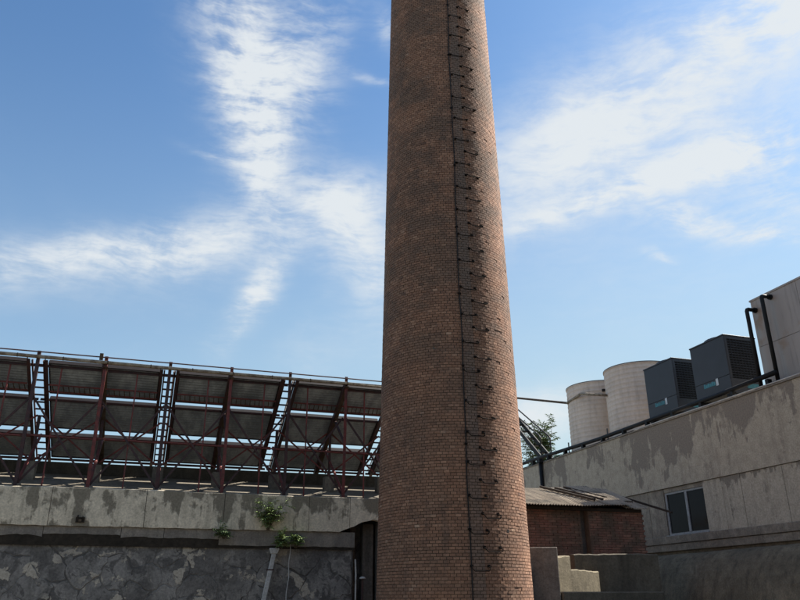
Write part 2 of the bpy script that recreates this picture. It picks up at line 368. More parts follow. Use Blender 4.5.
# ------------------------------------------------------------------ mesh helpers
def link(name, me, m, parent=None):
    o = bpy.data.objects.new(name, me); col.objects.link(o)
    if m is not None and not me.materials: me.materials.append(M[m])
    if parent is not None: o.parent = parent
    return o
def tag(o, label=None, cat=None, group=None, kind=None):
    if label: o['label'] = label
    if cat: o['category'] = cat
    if group: o['group'] = group
    if kind: o['kind'] = kind
    return o
def thing(name, label, cat, loc=(0, 0, 0), group=None):
    o = bpy.data.objects.new(name, None); col.objects.link(o); o.location = loc
    o.empty_display_size = .2
    return tag(o, label, cat, group)
class MB:
    """collects shapes (world coordinates) for ONE mesh object"""
    def __init__(s): s.v = []; s.f = []
    def box(s, x0, x1, y0, y1, z0, z1):
        b = len(s.v)
        s.v += [(x, y, z) for z in (z0, z1) for (x, y) in ((x0, y0), (x1, y0), (x1, y1), (x0, y1))]
        s.f += [tuple(b+i for i in q) for q in ((3, 2, 1, 0), (4, 5, 6, 7), (0, 1, 5, 4), (1, 2, 6, 5), (2, 3, 7, 6), (3, 0, 4, 7))]
        return s
    def bar(s, a, b, wd, hg, up=(0, 0, 1)):
        a, b, up = Vector(a), Vector(b), Vector(up); d = (b-a).normalized()
        x = d.cross(up)
        if x.length < 1e-4: x = d.cross(Vector((1, 0, 0)))
        x.normalize(); z = x.cross(d).normalized(); k = len(s.v)
        for p in (a, b):
            for sx, sz in ((-1, -1), (1, -1), (1, 1), (-1, 1)): s.v.append(tuple(p + x*sx*wd/2 + z*sz*hg/2))
        s.f += [tuple(k+i for i in q) for q in ((3, 2, 1, 0), (4, 5, 6, 7), (0, 1, 5, 4), (1, 2, 6, 5), (2, 3, 7, 6), (3, 0, 4, 7))]
        return s
    def ell(s, a, b, wd, th, up=(0, 0, 1)):          # steel angle: two flanges
        a, b, up = Vector(a), Vector(b), Vector(up); d = (b-a).normalized()
        x = d.cross(up)
        if x.length < 1e-4: x = d.cross(Vector((1, 0, 0)))
        x.normalize(); z = x.cross(d).normalized()
        s.bar(a + z*(-wd/2), b + z*(-wd/2), wd, th, up)
        s.bar(a + x*(-wd/2+th/2) + z*th*.6, b + x*(-wd/2+th/2) + z*th*.6, th, wd, up)
        return s
    def tube(s, pts, r, n=8, cap=True):
        pts = [Vector(p) for p in pts]; k0 = len(s.v); prev = None
        rr = r if isinstance(r, (list, tuple)) else [r]*len(pts)
        for i, p in enumerate(pts):
            d = (pts[min(i+1, len(pts)-1)] - pts[max(i-1, 0)]).normalized()
            if prev is None:
                x = d.cross(Vector((0, 0, 1)))
                if x.length < 1e-3: x = d.cross(Vector((1, 0, 0)))
            else: x = prev - d*prev.dot(d)
            x.normalize(); prev = x; y = d.cross(x)
            for j in range(n):
                t = 2*math.pi*j/n; s.v.append(tuple(p + (x*math.cos(t) + y*math.sin(t))*rr[i]))
        for i in range(len(pts)-1):
            for j in range(n):
                a = k0+i*n+j; b = k0+i*n+(j+1) % n; s.f.append((a, b, b+n, a+n))
        if cap:
            s.f.append(tuple(k0+j for j in range(n))[::-1]); e = k0+(len(pts)-1)*n
            s.f.append(tuple(e+j for j in range(n)))
        return s
    def lathe(s, cx, cy, prof, n=48, cap=True):
        k0 = len(s.v)
        for (r, z) in prof:
            for j in range(n):
                t = 2*math.pi*j/n; s.v.append((cx+r*math.cos(t), cy+r*math.sin(t), z))
        for i in range(len(prof)-1):
            for j in range(n):
                a = k0+i*n+j; b = k0+i*n+(j+1) % n; s.f.append((a, b, b+n, a+n))
        if cap:
            s.f.append(tuple(k0+j for j in range(n))[::-1]); e = k0+(len(prof)-1)*n
            s.f.append(tuple(e+j for j in range(n)))
        return s
    def poly(s, vs, fs):
        k = len(s.v); s.v += [tuple(v) for v in vs]; s.f += [tuple(k+i for i in f) for f in fs]; return s
    def mesh(s, name, smooth=False):
        me = bpy.data.meshes.new(name); me.from_pydata(s.v, [], s.f); me.update()
        if smooth: me.polygons.foreach_set('use_smooth', [True]*len(me.polygons))
        return me
    def build(s, name, m, parent=None, bevel=0, smooth=False):
        # parts are stored relative to their parent's origin chain
        off = Vector((0, 0, 0)); p = parent
        while p is not None: off += p.location; p = p.parent
        if off.length: s.v = [tuple(Vector(v)-off) for v in s.v]
        o = link(name, s.mesh(name, smooth), m, parent)
        if bevel:
            bv = o.modifiers.new('bevel', 'BEVEL'); bv.width = bevel; bv.segments = 1; bv.limit_method = 'ANGLE'
        return o
def jag(a, b, z, amp, step, seed):
    """uneven line from a to b at height z"""
    rn = random.Random(seed); n = max(2, int(abs(b-a)/step)); h = 0; out = []
    for i in range(n+1):
        h = .75*h + rn.uniform(-amp, amp); out.append((a+(b-a)*i/n, z+h))
    return out
def np_mesh(name, V, Q, rnd=None):
    me = bpy.data.meshes.new(name)
    me.vertices.add(len(V)); me.vertices.foreach_set('co', V.astype(np.float32).ravel())
    me.loops.add(Q.size); me.loops.foreach_set('vertex_index', Q.astype(np.int32).ravel())
    me.polygons.add(len(Q)); me.polygons.foreach_set('loop_start', np.arange(0, Q.size, 4, dtype=np.int32))
    me.update(calc_edges=True)
    if rnd is not None:
        at = me.attributes.new('rnd', 'FLOAT', 'FACE'); at.data.foreach_set('value', rnd.astype(np.float32))
    me.validate(); me.shade_flat(); return me
BOXQ = np.array([(0, 1, 5, 4), (1, 2, 6, 5), (3, 0, 4, 7), (4, 5, 6, 7), (3, 2, 1, 0)])   # front, right, left, top, bottom

# ------------------------------------------------------------------ ground
g = MB(); g.poly([(-900, -900, 0), (900, -900, 0), (900, 900, 0), (-900, 900, 0)], [(0, 1, 2, 3)])
tag(g.build('ground', 'ground'), kind='structure')

# ------------------------------------------------------------------ brick chimney
H_CH = 27.0
def rad(z): return 1.516 - .018525*(z-1.6)
chim = thing('brick_chimney', 'tall round tapering brick chimney with iron steps up its side', 'chimney', (CX, CY, 0))
c = MB(); c.lathe(CX, CY, [(rad(z)-.014, z) for z in (0, H_CH*.25, H_CH*.5, H_CH*.75, H_CH)] + [(rad(H_CH)-.35, H_CH), (rad(H_CH)-.35, H_CH-3)], 96)
c.build('mortar_core', 'mortar', chim, smooth=True)
CH = .0570; A0 = R(202.0)                           # direction that faces the camera
cells = []                                          # (angle, z, half angle, radius)
for k in range(int(H_CH/CH)):
    z = (k+.5)*CH; r = rad(z); n = int(round(2*math.pi*rad(round(z/1.5)*1.5)/.1165))
    off = (.5 if k % 2 else 0) + rng.uniform(-.12, .12)
    for j in range(n): cells.append((2*math.pi*(j+off)/n, z, math.pi/n, r))
cells = np.array(cells)
ns = len(cells)
da = (cells[:, 0]-A0+math.pi) % (2*math.pi) - math.pi
# the 300 that show largest: nearest to the eye's height, on the side one looks at
score = np.abs(cells[:, 1]-2.2)*1.0 + np.abs(da)*.55 + (cells[:, 1] < 1.55)*50
near = np.argsort(score)[:300]
is_near = np.zeros(ns, bool); is_near[near] = True
def brick_np(a, z, ha, r, jit):
    """arrays -> 8 corners per brick in chimney-local coordinates"""
    m_ = len(a); gap = .0052; V = np.zeros((m_, 8, 3))
    ro = r + jit; ri = r - .03; k = 0
    for (zz, s_) in ((-1, 0), (1, 4)):
        h = z + zz*(CH/2-.0048)
        for i, (sg, rr) in enumerate(((-1, ro), (1, ro), (1, ri), (-1, ri))):
            an = a + sg*(ha - gap/r)
            V[:, s_+i, 0] = np.sin(an)*rr; V[:, s_+i, 1] = np.cos(an)*rr; V[:, s_+i, 2] = h
    return V
rest = cells[~is_near]
jit = rng.normal(0, .0010, len(rest)) + (rng.random(len(rest)) < .012)*-.010
V = brick_np(rest[:, 0], rest[:, 1], rest[:, 2], rest[:, 3], jit)
V += rng.normal(0, .0011, V.shape)
Q = (np.arange(len(rest))[:, None, None]*8 + BOXQ[None]).reshape(-1, 4)
rv = np.clip(rng.normal(.52, .13, len(rest)), 0, 1)
me = np_mesh('brick_courses', V.reshape(-1, 3), Q, np.repeat(rv, 5))
tag(link('brick_courses', me, 'chimney_brick', chim), kind='stuff')
protos = []
for i in range(10):
    V = brick_np(np.array([0.]), np.array([0.]), np.array([math.pi/81]), np.array([rad(2.2)]), np.array([0.]))[0]
    V[:, 1] -= rad(2.2); V += rng.normal(0, .0008, V.shape)
    me = np_mesh('brick', V, BOXQ, np.full(5, .30+.045*i))
    me.materials.append(M['chimney_brick']); protos.append(me)
for i in near:
    a, z, ha, r = cells[i]
    o = bpy.data.objects.new('brick', random.choice(protos)); col.objects.link(o); o.parent = chim
    rr = r + random.gauss(0, .0010)
    o.location = (math.sin(a)*rr, math.cos(a)*rr, z); o.rotation_euler = (0, 0, -a)
def on_ch(th, z, out=0.):                           # th degrees to the right of the camera-facing line
    a = A0 - R(th); r = rad(z)+out
    return (CX+math.sin(a)*r, CY+math.cos(a)*r, z)
m = MB(); pts = []
for i in range(110):
    z = .3 + i*(H_CH-.3)/109; pts.append(on_ch(12.3 - 1.6*min(1, z/16) + .35*math.sin(z*1.3) + .2*math.sin(z*3.1), z, .014+.006*math.sin(z*2.2)))
m.tube(pts, .012, 6); m.build('lightning_cable', 'cable', chim)
k = 0; z = 2.10
rung_me = None
while z < 19.5:
    th0, th1 = ((22.3, 35.0) if k % 2 else (12.9, 25.4))
    s_ = random.uniform(-.8, .8); th0 += s_; th1 += s_; dz = random.uniform(-.018, .018); z0 = z+dz
    dr = random.uniform(.02, .06)
    m = MB(); pr = .10+random.uniform(-.012, .014)
    a, b = Vector(on_ch(th0, z0+.035, -.03)), Vector(on_ch(th0, z0, pr))
    c_, d = Vector(on_ch(th1, z0, pr)), Vector(on_ch(th1, z0+.035, -.03))
    pa = [a, a.lerp(b, .85), b.lerp(c_, .06) + Vector((0, 0, -dr*.6)), b.lerp(c_, .12) + Vector((0, 0, -dr)),
          b.lerp(c_, .88) + Vector((0, 0, -dr)), b.lerp(c_, .94) + Vector((0, 0, -dr*.6)), d.lerp(c_, .85), d]
    m.tube(pa, .0115, 6)
    for q in (a, d):                                # mortar-smeared anchor
        qq = Vector((q.x-CX, q.y-CY, 0)).normalized()
        m.bar(q+qq*.028, q+qq*.045, .05, .045)
    m.build('rung', 'rung_iron', chim); k += 1; z += .302
m = MB(); q = Vector(on_ch(43.5, 2.74, -.03)); qq = Vector((q.x-CX, q.y-CY, 0)).normalized(); m.bar(q, q+qq*.0325, .055, .055); m.build('hole_dark_block', 'cable', chim)  # flush dark block; the depth of a missing brick is put in its colour
for z in np.arange(1.2, 18, 1.55):
    m = MB(); q = Vector(on_ch(12.3 - 1.6*min(1, z/16) + .35*math.sin(z*1.3) + .2*math.sin(z*3.1), z, 0)); qq = Vector((q.x-CX, q.y-CY, 0)).normalized()
    m.bar(q-qq*.02, q+qq*.03, .055, .03); m.build('cable_clip', 'rung_iron', chim)

# ------------------------------------------------------------------ unseen block behind the camera, added to cut sky fill on shaded sides
t = thing('sky_fill_blocker', 'tall plain factory block closing the yard at the photographer\'s back, out of view', 'building', (0, -9, 0))
m = MB(); m.box(-16, 12, -20, -9.2, 0, 14); m.build('wall', 'shed_mortar', t)
m = MB(); m.box(-16.2, 12.2, -20.2, -8.95, 14.002, 14.5); m.build('roof_edge', 'pier', t)
for i in range(7):
    for z in (1.2, 5.0, 9.0):
        x = -14+i*3.7; m = MB(); m.box(x, x+1.9, -9.19, -9.12, z, z+2.2); wo = m.build('window', 'win_frame', t)
        for q in range(2):
            m = MB(); m.box(x+.1+q*.88, x+.92+q*.88, -9.115, -9.10, z+.1, z+2.1); m.build('pane', 'glass', wo)

# ------------------------------------------------------------------ long low building on the left
YL = 18.0
XE = 7.6                                            # its right end, behind the chimney
lb = thing('stone_workshop', 'long low stone building with stained concrete parapet, behind the chimney', 'building', (0, YL, 0))
m = MB(); m.box(-13, 4.72, YL+.068, YL+.5, 0, 2.9); m.box(4.72, XE, YL+.55, YL+.9, 0, 3.6); m.box(XE-.3, XE, YL+.9, YL+9, 0, 3.8); m.box(-13, -12.7, YL+.5, YL+9, 0, 3.8)
m.build('backing_wall', 'joint', lb)
# broken, dark soffit strip behind the lower edge of the beam
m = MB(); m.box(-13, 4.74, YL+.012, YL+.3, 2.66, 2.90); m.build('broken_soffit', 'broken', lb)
# beam segments with a crumbled lower edge
def crumbled(x0, x1, y0, y1, ztop, zl, amp, seed):
    line = jag(x0, x1, zl, amp, .09, seed); n = len(line); mb = MB(); vs = []
    for (x, z) in line: vs += [(x, y0, z), (x, y0, ztop), (x, y1, ztop), (x, y1, z+.02)]
    fs = []
    for i in range(n-1):
        a, b = 4*i, 4*i+4
        for j in range(4): fs.append((a+j, b+j, b+(j+1) % 4, a+(j+1) % 4))
    fs += [(0, 1, 2, 3), (4*n-1, 4*n-2, 4*n-3, 4*n-4)]
    mb.poly(vs, fs); return mb
for i, (x0, x1, zl, amp) in enumerate([(-13, -9.2, 2.8, .02), (-9.19, -5.4, 2.80, .02), (-5.39, -3.0, 2.80, .018), (-2.99, -2.12, 2.84, .022),
                                      (-2.11, -.55, 2.885, .012), (-.54, .35, 2.84, .014), (.36, 1.55, 2.85, .012), (1.56, 4.74, 2.72, .008)]):
    crumbled(x0, x1, YL-.0, YL+.3, 3.057, zl, amp, 31+i).build('beam', 'beam', lb)
# parapet: cast sections side by side, standing a little proud of the beam
xs = [-13, -9.1, -6.2, -3.9, -2.05, -.1, 1.62, 3.60, 4.60, XE]
for i in range(len(xs)-1):
    x0, x1 = xs[i]+.006, xs[i+1]-.006
    mb = MB(); ln = jag(x0, x1, 3.875+random.uniform(-.012, .012), .007, .11, 90+i); n = len(ln); vs = []; fs = []
    for j, (x, z) in enumerate(ln):
        zb = 3.062 + (0 if x < 4.35 else min(.30, (x-4.35)*.42)*(.95+.06*math.sin(x*37))) + random.uniform(-.006, .006)
        vs += [(x, YL-.05, zb), (x, YL-.05, z-.015), (x, YL-.035, z), (x, YL+.16, z), (x, YL+.16, zb)]
    for j in range(n-1):
        a, b = 5*j, 5*j+5
        for q in range(5): fs.append((a+q, b+q, b+(q+1) % 5, a+(q+1) % 5))
    fs += [(0, 1, 2, 3, 4), tuple(5*n-1-q for q in range(5))]
    mb.poly(vs, fs); mb.build('parapet_section', 'parapet', lb)
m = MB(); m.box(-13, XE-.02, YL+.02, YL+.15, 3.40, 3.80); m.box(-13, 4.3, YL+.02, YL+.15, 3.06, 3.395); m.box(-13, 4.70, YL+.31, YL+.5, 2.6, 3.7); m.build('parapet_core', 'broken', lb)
# rubble stones set in dark joints: irregular cells
def voronoi(seeds, x0, x1, z0, z1):
    cells_ = []
    for i, (sx, sz) in enumerate(seeds):
        poly = [(x0, z0), (x1, z0), (x1, z1), (x0, z1)]
        d = sorted(range(len(seeds)), key=lambda j: (seeds[j][0]-sx)**2+(seeds[j][1]-sz)**2)[1:26]
        for j in d:
            ox, oz = seeds[j]; mx, mz = (sx+ox)/2, (sz+oz)/2; nx, nz = ox-sx, oz-sz; new = []
            for q in range(len(poly)):
                p, p2 = poly[q], poly[(q+1) % len(poly)]
                a = (p[0]-mx)*nx+(p[1]-mz)*nz; b = (p2[0]-mx)*nx+(p2[1]-mz)*nz
                if a <= 0: new.append(p)
                if a*b < 0:
                    t = a/(a-b); new.append((p[0]+(p2[0]-p[0])*t, p[1]+(p2[1]-p[1])*t))
            poly = new
            if len(poly) < 3: break
        cells_.append(poly)
    return cells_
seeds = []; rs = random.Random(5)
tries = 0
while tries < 5000:
    tries += 1
    x, z = rs.uniform(-7.5, 4.7), rs.uniform(.05, 2.78)
    dm = .58 if x < -.8 else (.46 if x < 1.2 else .80)
    if all((x-a)**2 + ((z-b)*1.25)**2 > dm*dm for a, b in seeds): seeds.append((x, z))
for poly in voronoi(seeds, -7.6, 4.71, .0, 2.80):
    if len(poly) < 3: continue
    cx_ = sum(p[0] for p in poly)/len(poly); cz_ = sum(p[1] for p in poly)/len(poly)
    pts = []
    for i in range(len(poly)):
        a, b = poly[i], poly[(i+1) % len(poly)]; L_ = math.hypot(b[0]-a[0], b[1]-a[1])
        nseg = max(1, int(L_/.075))
        for j in range(nseg):
            t = j/nseg; jx = rs.uniform(-1, 1)*.024; jz = rs.uniform(-1, 1)*.024
            pts.append((a[0]+(b[0]-a[0])*t+jx, a[1]+(b[1]-a[1])*t+jz))
    def inset(d):
        o_ = []
        for (x, z) in pts:
            L_ = math.hypot(x-cx_, z-cz_) or 1; k_ = max(.2, (L_-d)/L_); o_.append((cx_+(x-cx_)*k_, cz_+(z-cz_)*k_))
        return o_
    pts = [(x+.055*math.sin(3.1*z+1.7*x)+.035*math.sin(7.3*z-4.1*x+1)+.018*math.sin(17*z+9*x), z+.05*math.sin(3.7*x+1.1*z+2)+.03*math.sin(8.1*x-5*z)+.016*math.sin(19*x+6*z)) for x, z in pts]
    pts = [(min(x, 4.71), min(max(z, 0), 2.79)) for x, z in pts]
    cx_ = sum(p[0] for p in pts)/len(pts); cz_ = sum(p[1] for p in pts)/len(pts)
    dep = rs.uniform(.036, .046); gw = rs.choice((.002, .003, .005, .009, .016)); n = len(pts); vs = []
    o1, o2, o3 = inset(gw), inset(gw+.003), inset(gw+.014)
    tx, tz = rs.uniform(-.012, .012), rs.uniform(-.012, .012)
    vs += [(x, YL+.12, z) for x, z in o1] + [(x, YL+.10-dep*.75, z) for x, z in o2]
    vs += [(x, YL+.10-dep+(x-cx_)*tx+(z-cz_)*tz, z) for x, z in o3]
    fs = []
    for q in range(2):
        for j in range(n):
            a, b = q*n+j, q*n+(j+1) % n; fs.append((a, b, b+n, a+n))
    fs.append(tuple(2*n+j for j in range(n)))
    mb = MB(); mb.poly(vs, fs); mb.build('stone', 'stone', lb)
# dark pier in the recess beside the chimney
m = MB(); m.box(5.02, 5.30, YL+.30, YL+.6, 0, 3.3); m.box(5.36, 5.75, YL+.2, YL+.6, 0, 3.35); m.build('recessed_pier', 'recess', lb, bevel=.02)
# roof slab rising from the parapet to the upstand, then on
m = MB()
prof = [(18.17, 3.80), (21.35, 4.62), (21.35, 4.40), (18.17, 3.58)]
m.poly([(x, y, z) for x in (-13, XE-.02) for y, z in prof], [(0, 1, 2, 3), (7, 6, 5, 4), (0, 4, 5, 1), (1, 5, 6, 2), (2, 6, 7, 3), (3, 7, 4, 0)])
m.build('sloping_roof', 'roof_slab', lb)
m = MB(); m.box(-13, XE-.03, 21.36, 21.62, 4.30, 4.93); m.build('roof_upstand', 'upstand', lb)
m = MB(); m.box(-13, XE-.04, 21.63, 27, 4.2, 4.6); m.build('rear_roof', 'roof_slab', lb)

# rusty bracket on the parapet
t = thing('rusty_bracket', 'small rusty bracket with stain low on the left parapet', 'bracket', (-1.41, YL-.05, 3.2))
m = MB(); m.box(-1.50, -1.32, YL-.075, YL-.052, 3.13, 3.24); m.bar((-1.46, YL-.07, 3.27), (-1.46, YL-.16, 3.24), .03, .03); m.bar((-1.36, YL-.07, 3.24), (-1.33, YL-.15, 3.22), .03, .03)
m.build('plate', 'broken', t)
m = MB(); m.box(-1.44, -1.38, YL-.10, YL-.076, 3.15, 3.20); m.build('bolt', 'rust_plate', t)

# ------------------------------------------------------------------ solar collector rack on that roof
rack = thing('solar_collector_rack', 'rusty red steel rack of tilted solar collectors on the left roof', 'solar rack', (0, 18.4, 3.9))
SP = 1.475; X0 = -2.87
bents = [X0+SP*k for k in range(-4, 8)]
TOP, BOT = Vector((0, 18.4, 6.75)), Vector((0, 21.7, 5.09))
def pl(x, s_, d=0.):                                # on the collector plane; d = above (+) / below (-)
    p = TOP.lerp(BOT, s_); n_ = Vector((0, (TOP-BOT).z, -(TOP-BOT).y)).normalized()
    if n_.z < 0: n_ = -n_
    return Vector((x, p.y, p.z)) + n_*d
def roof_z(y): return 3.80 + (y-18.17)*(4.62-3.80)/(21.35-18.17)
nrm = pl(0, 0, 1)-pl(0, 0, 0)
for k, x in enumerate(bents):
    kk = k-4; gapbent = (kk % 2 == 0)
    m = MB(); m.ell((x, 18.34, roof_z(18.34)-.05), (x, 18.30, 6.98), .075, .012, (0, 1, 0)); m.build('front_post', 'dark_steel' if gapbent else 'red_steel', rack)
    pz = roof_z(20.0); ph = 4.66+random.uniform(-.08, .06)
    m = MB(); m.box(x-.13, x+.13, 19.87, 20.15, pz-.1, ph); m.build('concrete_pier', 'pier', rack, bevel=.012)
    m = MB(); m.ell((x, 20.0, ph-.01), tuple(pl(x, .50, -.1)), .07, .012, (0, 1, 0)); m.build('rear_post', 'dark_steel', rack)
    m = MB(); m.tube([(x+.02, 18.42, roof_z(18.42)-.02), (x+.02, 18.5, roof_z(18.45)+.2), tuple(pl(x+.02, .70, -.12))], .036, 8); m.build('raked_strut', 'red_steel', rack)
    m = MB(); m.box(x-.07, x+.11, 18.30, 18.50, roof_z(18.4)-.04, roof_z(18.4)+.10); m.build('strut_foot', 'pier', rack, bevel=.01)
    if not gapbent:
        m = MB(); m.ell(tuple(pl(x, -.045, -.07)), tuple(pl(x, 1.02, -.07)), .12, .014, (0, 0, 1)); m.build('rafter', 'rust_plate', rack)
        m = MB(); m.bar(tuple(pl(x-.05, -.04, -.10)), tuple(pl(x-.05, 1.02, -.10)), .04, .12); m.build('rafter_web', 'dark_steel', rack)
        m = MB(); m.bar((x, 18.32, 5.25), tuple(pl(x, .34, -.12)), .05, .05); m.build('knee_brace', 'dark_steel', rack)
    else:
        # ladder in the gap between two columns of collectors
        lad = MB()
        for sx in (-.125, .125): lad.bar(tuple(pl(x+sx, -.02, -.02)), tuple(pl(x+sx, 1.01, -.02)), .035, .05)
        lo = lad.build('ladder', 'dark_steel', rack)
        for i in range(14):
            s_ = .02+i*.073; rg = MB(); rg.bar(tuple(pl(x-.12, s_, -.02)), tuple(pl(x+.12, s_, -.02)), .024, .04); rg.build('ladder_rung', 'dark_steel', lo)
        for sx in (-.19, .19):
            m = MB(); m.ell(tuple(pl(x+sx, -.05, -.06)), tuple(pl(x+sx, 1.02, -.06)), .075, .012); m.build('rafter', 'dark_steel', rack)
        m = MB(); m.tube([tuple(pl(x+.10, .0, .05)), tuple(pl(x+.10, 1.0, .05))], .018, 6); m.build('riser_pipe', 'white_pipe', rack)
# braces, purlins, trays, collectors, bay by bay
for k in range(len(bents)-1):
    x, x2 = bents[k], bents[k+1]; kk = k-4
    a0, a1 = (.235, .03) if kk % 2 == 0 else (.03, .235)     # clearance to gap / to middle rafter
    zb = roof_z(18.36)+.15
    m = MB(); m.bar((x+.03, 18.37, 5.92), (x2-.03, 18.37, zb), .045, .03, (0, 1, 0)); m.build('cross_brace', 'dark_steel', rack)
    m = MB(); m.bar((x+.03, 18.42, zb), (x2-.03, 18.42, 5.92), .045, .03, (0, 1, 0)); m.build('cross_brace', 'dark_steel', rack)
    for (ya, za, yb, zb2) in ((20.05, 4.75, 20.05, 5.85), (20.10, 5.85, 20.10, 4.75)):
        m = MB(); m.bar((x+.05, ya, za), (x2-.05, yb, zb2), .04, .025, (0, 1, 0)); m.build('rear_brace', 'red_steel', rack)
    xm = (x+x2)/2+random.uniform(-.25, .25)
    m = MB(); m.bar((xm, 18.40, roof_z(18.4)), tuple(pl(xm, .02, -.06)), .032, .032); m.build('hanger', 'red_steel', rack)
    m = MB(); m.bar((x+.03, 18.39, 5.04), (x2-.03, 18.39, 5.02), .04, .03); m.build('girt', 'red_steel', rack)
    for s_, mt, w_ in ((.015, 'dark_steel', .06), (.345, 'dark_steel', .05), (.735, 'red_steel', .075), (1.0, 'dark_steel', .05)):
        m = MB(); m.ell(tuple(pl(x+.02, s_, -.05)), tuple(pl(x2-.02, s_, -.05)), w_, .01); m.build('purlin', mt, rack)
    # cable tray under the first row
    tr = MB()
    for s_ in (.172, .238): tr.bar(tuple(pl(x+a0, s_, -.13)), tuple(pl(x2-a1, s_, -.13)), .03, .035)
    to = tr.build('cable_tray', 'red_steel', rack)
    xx = x+a0+.08
    while xx < x2-a1-.04:
        rg = MB(); rg.bar(tuple(pl(xx, .174, -.13)), tuple(pl(xx+.02, .236, -.13)), .018, .018); rg.build('tray_rung', 'rust_plate', to); xx += .118
    for (s0, s1) in ((.0, .288), (.352, .652), (.735, .985)):
        xa, xb = x+a0, x2-a1; sm = (s0+s1)/2
        # corrugated back sheet (ridges run along the row)
        L_ = (BOT-TOP).length*(s1-s0); nr = int(L_/.045); vs = []; fs = []
        sag = random.uniform(-.006, .006)
        for i in range(nr+1):
            s_ = s0+(s1-s0)*i/nr; dd = (.010 if i % 2 else -.010)
            for xq in (xa, (xa+xb)/2, xb): vs.append(tuple(pl(xq, s_, dd + (sag if xq not in (xa, xb) else 0))))
        for i in range(nr):
            for j in range(2): fs.append((3*i+j, 3*i+j+1, 3*i+4+j, 3*i+3+j))
        o_ = len(vs)
        for q in ((xa, s0), (xb, s0), (xb, s1), (xa, s1)): vs.append(tuple(pl(q[0], q[1], .075)))
        fs.append((o_, o_+1, o_+2, o_+3))
        pm = MB(); pm.poly(vs, fs); po = pm.build('collector', 'sheet', rack)
        fr = MB()
        for s_ in (s0, s1): fr.bar(tuple(pl(xa, s_, .03)), tuple(pl(xb, s_, .03)), .03, .10, tuple(nrm))
        for xq in (xa, xb): fr.bar(tuple(pl(xq, s0, .03)), tuple(pl(xq, s1, .03)), .03, .10, tuple(nrm))
        fr.build('collector_frame', 'panel_frame', po)
m = MB(); m.tube([(-9.5, 18.22, 6.945), (-3, 18.22, 6.945), (XE, 18.22, 6.915)], .016, 6); m.build('top_rail', 'dark_steel', rack)
t = thing('insulated_pipe', 'pale insulated pipe running along the top of the collector rack', 'pipe', (0, 18.22, 6.82))
m = MB(); m.tube([(-9.5, 18.24, 6.85), (-3.7, 18.24, 6.838), (1.2, 18.24, 6.80), (XE, 18.24, 6.785)], .042, 10); m.build('lagging', 'insul', t, smooth=True)
for x in np.arange(-9.2, XE, .98):
    z = 6.838-(x+3.7)*.0060
    m = MB(); m.tube([(x, 18.24, z), (x+.02, 18.24, z)], .048, 10); m.build('strap', 'rust_plate', t)
m = MB(); m.box(-1.55, -1.47, 18.2, 18.28, 6.88, 7.03); m.build('air_vent', 'rust_plate', t)

# ------------------------------------------------------------------ fixtures on the left wall
t = thing('rain_downpipe', 'grey leaning rainwater downpipe with square hopper on dark stone wall', 'downpipe', (2.8, 17.9, 0))
m = MB(); m.poly([(2.70, 17.83, 2.665), (2.93, 17.83, 2.665), (2.93, 17.97, 2.665), (2.70, 17.97, 2.665), (2.74, 17.85, 2.545), (2.89, 17.85, 2.545), (2.89, 17.96, 2.545), (2.74, 17.96, 2.545)],
                 [(0, 3, 2, 1), (4, 5, 6, 7), (0, 1, 5, 4), (1, 2, 6, 5), (2, 3, 7, 6), (3, 0, 4, 7)][0:0] + [(0, 1, 2, 3), (7, 6, 5, 4), (4, 5, 1, 0), (5, 6, 2, 1), (6, 7, 3, 2), (7, 4, 0, 3)])
m.build('hopper', 'gutter_pipe', t, bevel=.008)
m = MB(); m.bar((2.815, 17.905, 2.56), (2.52, 17.90, .9), .10, .075, (0, 1, 0)); m.bar((2.52, 17.90, .92), (2.45, 17.90, .05), .10, .075, (0, 1, 0)); m.build('pipe', 'gutter_pipe', t, bevel=.01)
for z in (2.2, 1.5):
    x = 2.815-(2.56-z)*.1777
    m = MB(); m.box(x-.075, x+.075, 17.86, 18.02, z-.014, z+.014); m.build('clip', 'dark_steel', t)
tag(MB().tube([(3.19, 17.97, 2.95), (3.20, 17.955, 2.6), (3.17, 17.955, 2.35), (3.19, 17.955, 2.05), (3.15, 17.96, 1.7), (3.16, 17.96, 1.2)], .011, 6).build('hanging_cable', 'gutter_pipe'),
    'thin pale cable hanging down stone wall right of the downpipe', 'cable')
t = thing('conduit', 'pale vertical conduit in the dark corner left of the chimney', 'conduit', (4.80, 18.0, 0))
m = MB(); m.tube([(4.78, 17.98, .1), (4.78, 17.98, 2.1), (4.76, 17.98, 2.45)], .02, 8); m.build('tube', 'gutter_pipe', t)
t = thing('wall_lamp', 'small bulkhead lamp on a pipe in the dark corner by chimney', 'lamp', (4.93, 17.95, 2.0))
m = MB(); m.lathe(4.93, 17.93, [(.075, 2.015), (.08, 2.035), (.045, 2.06), (.02, 2.065)], 16); m.build('shade', 'gutter_pipe', t, smooth=True)
m = MB(); m.tube([(4.93, 17.93, 2.02), (4.93, 17.94, 1.6), (4.92, 18.0, .2)], .022, 8); m.build('stand_pipe', 'dark_steel', t)

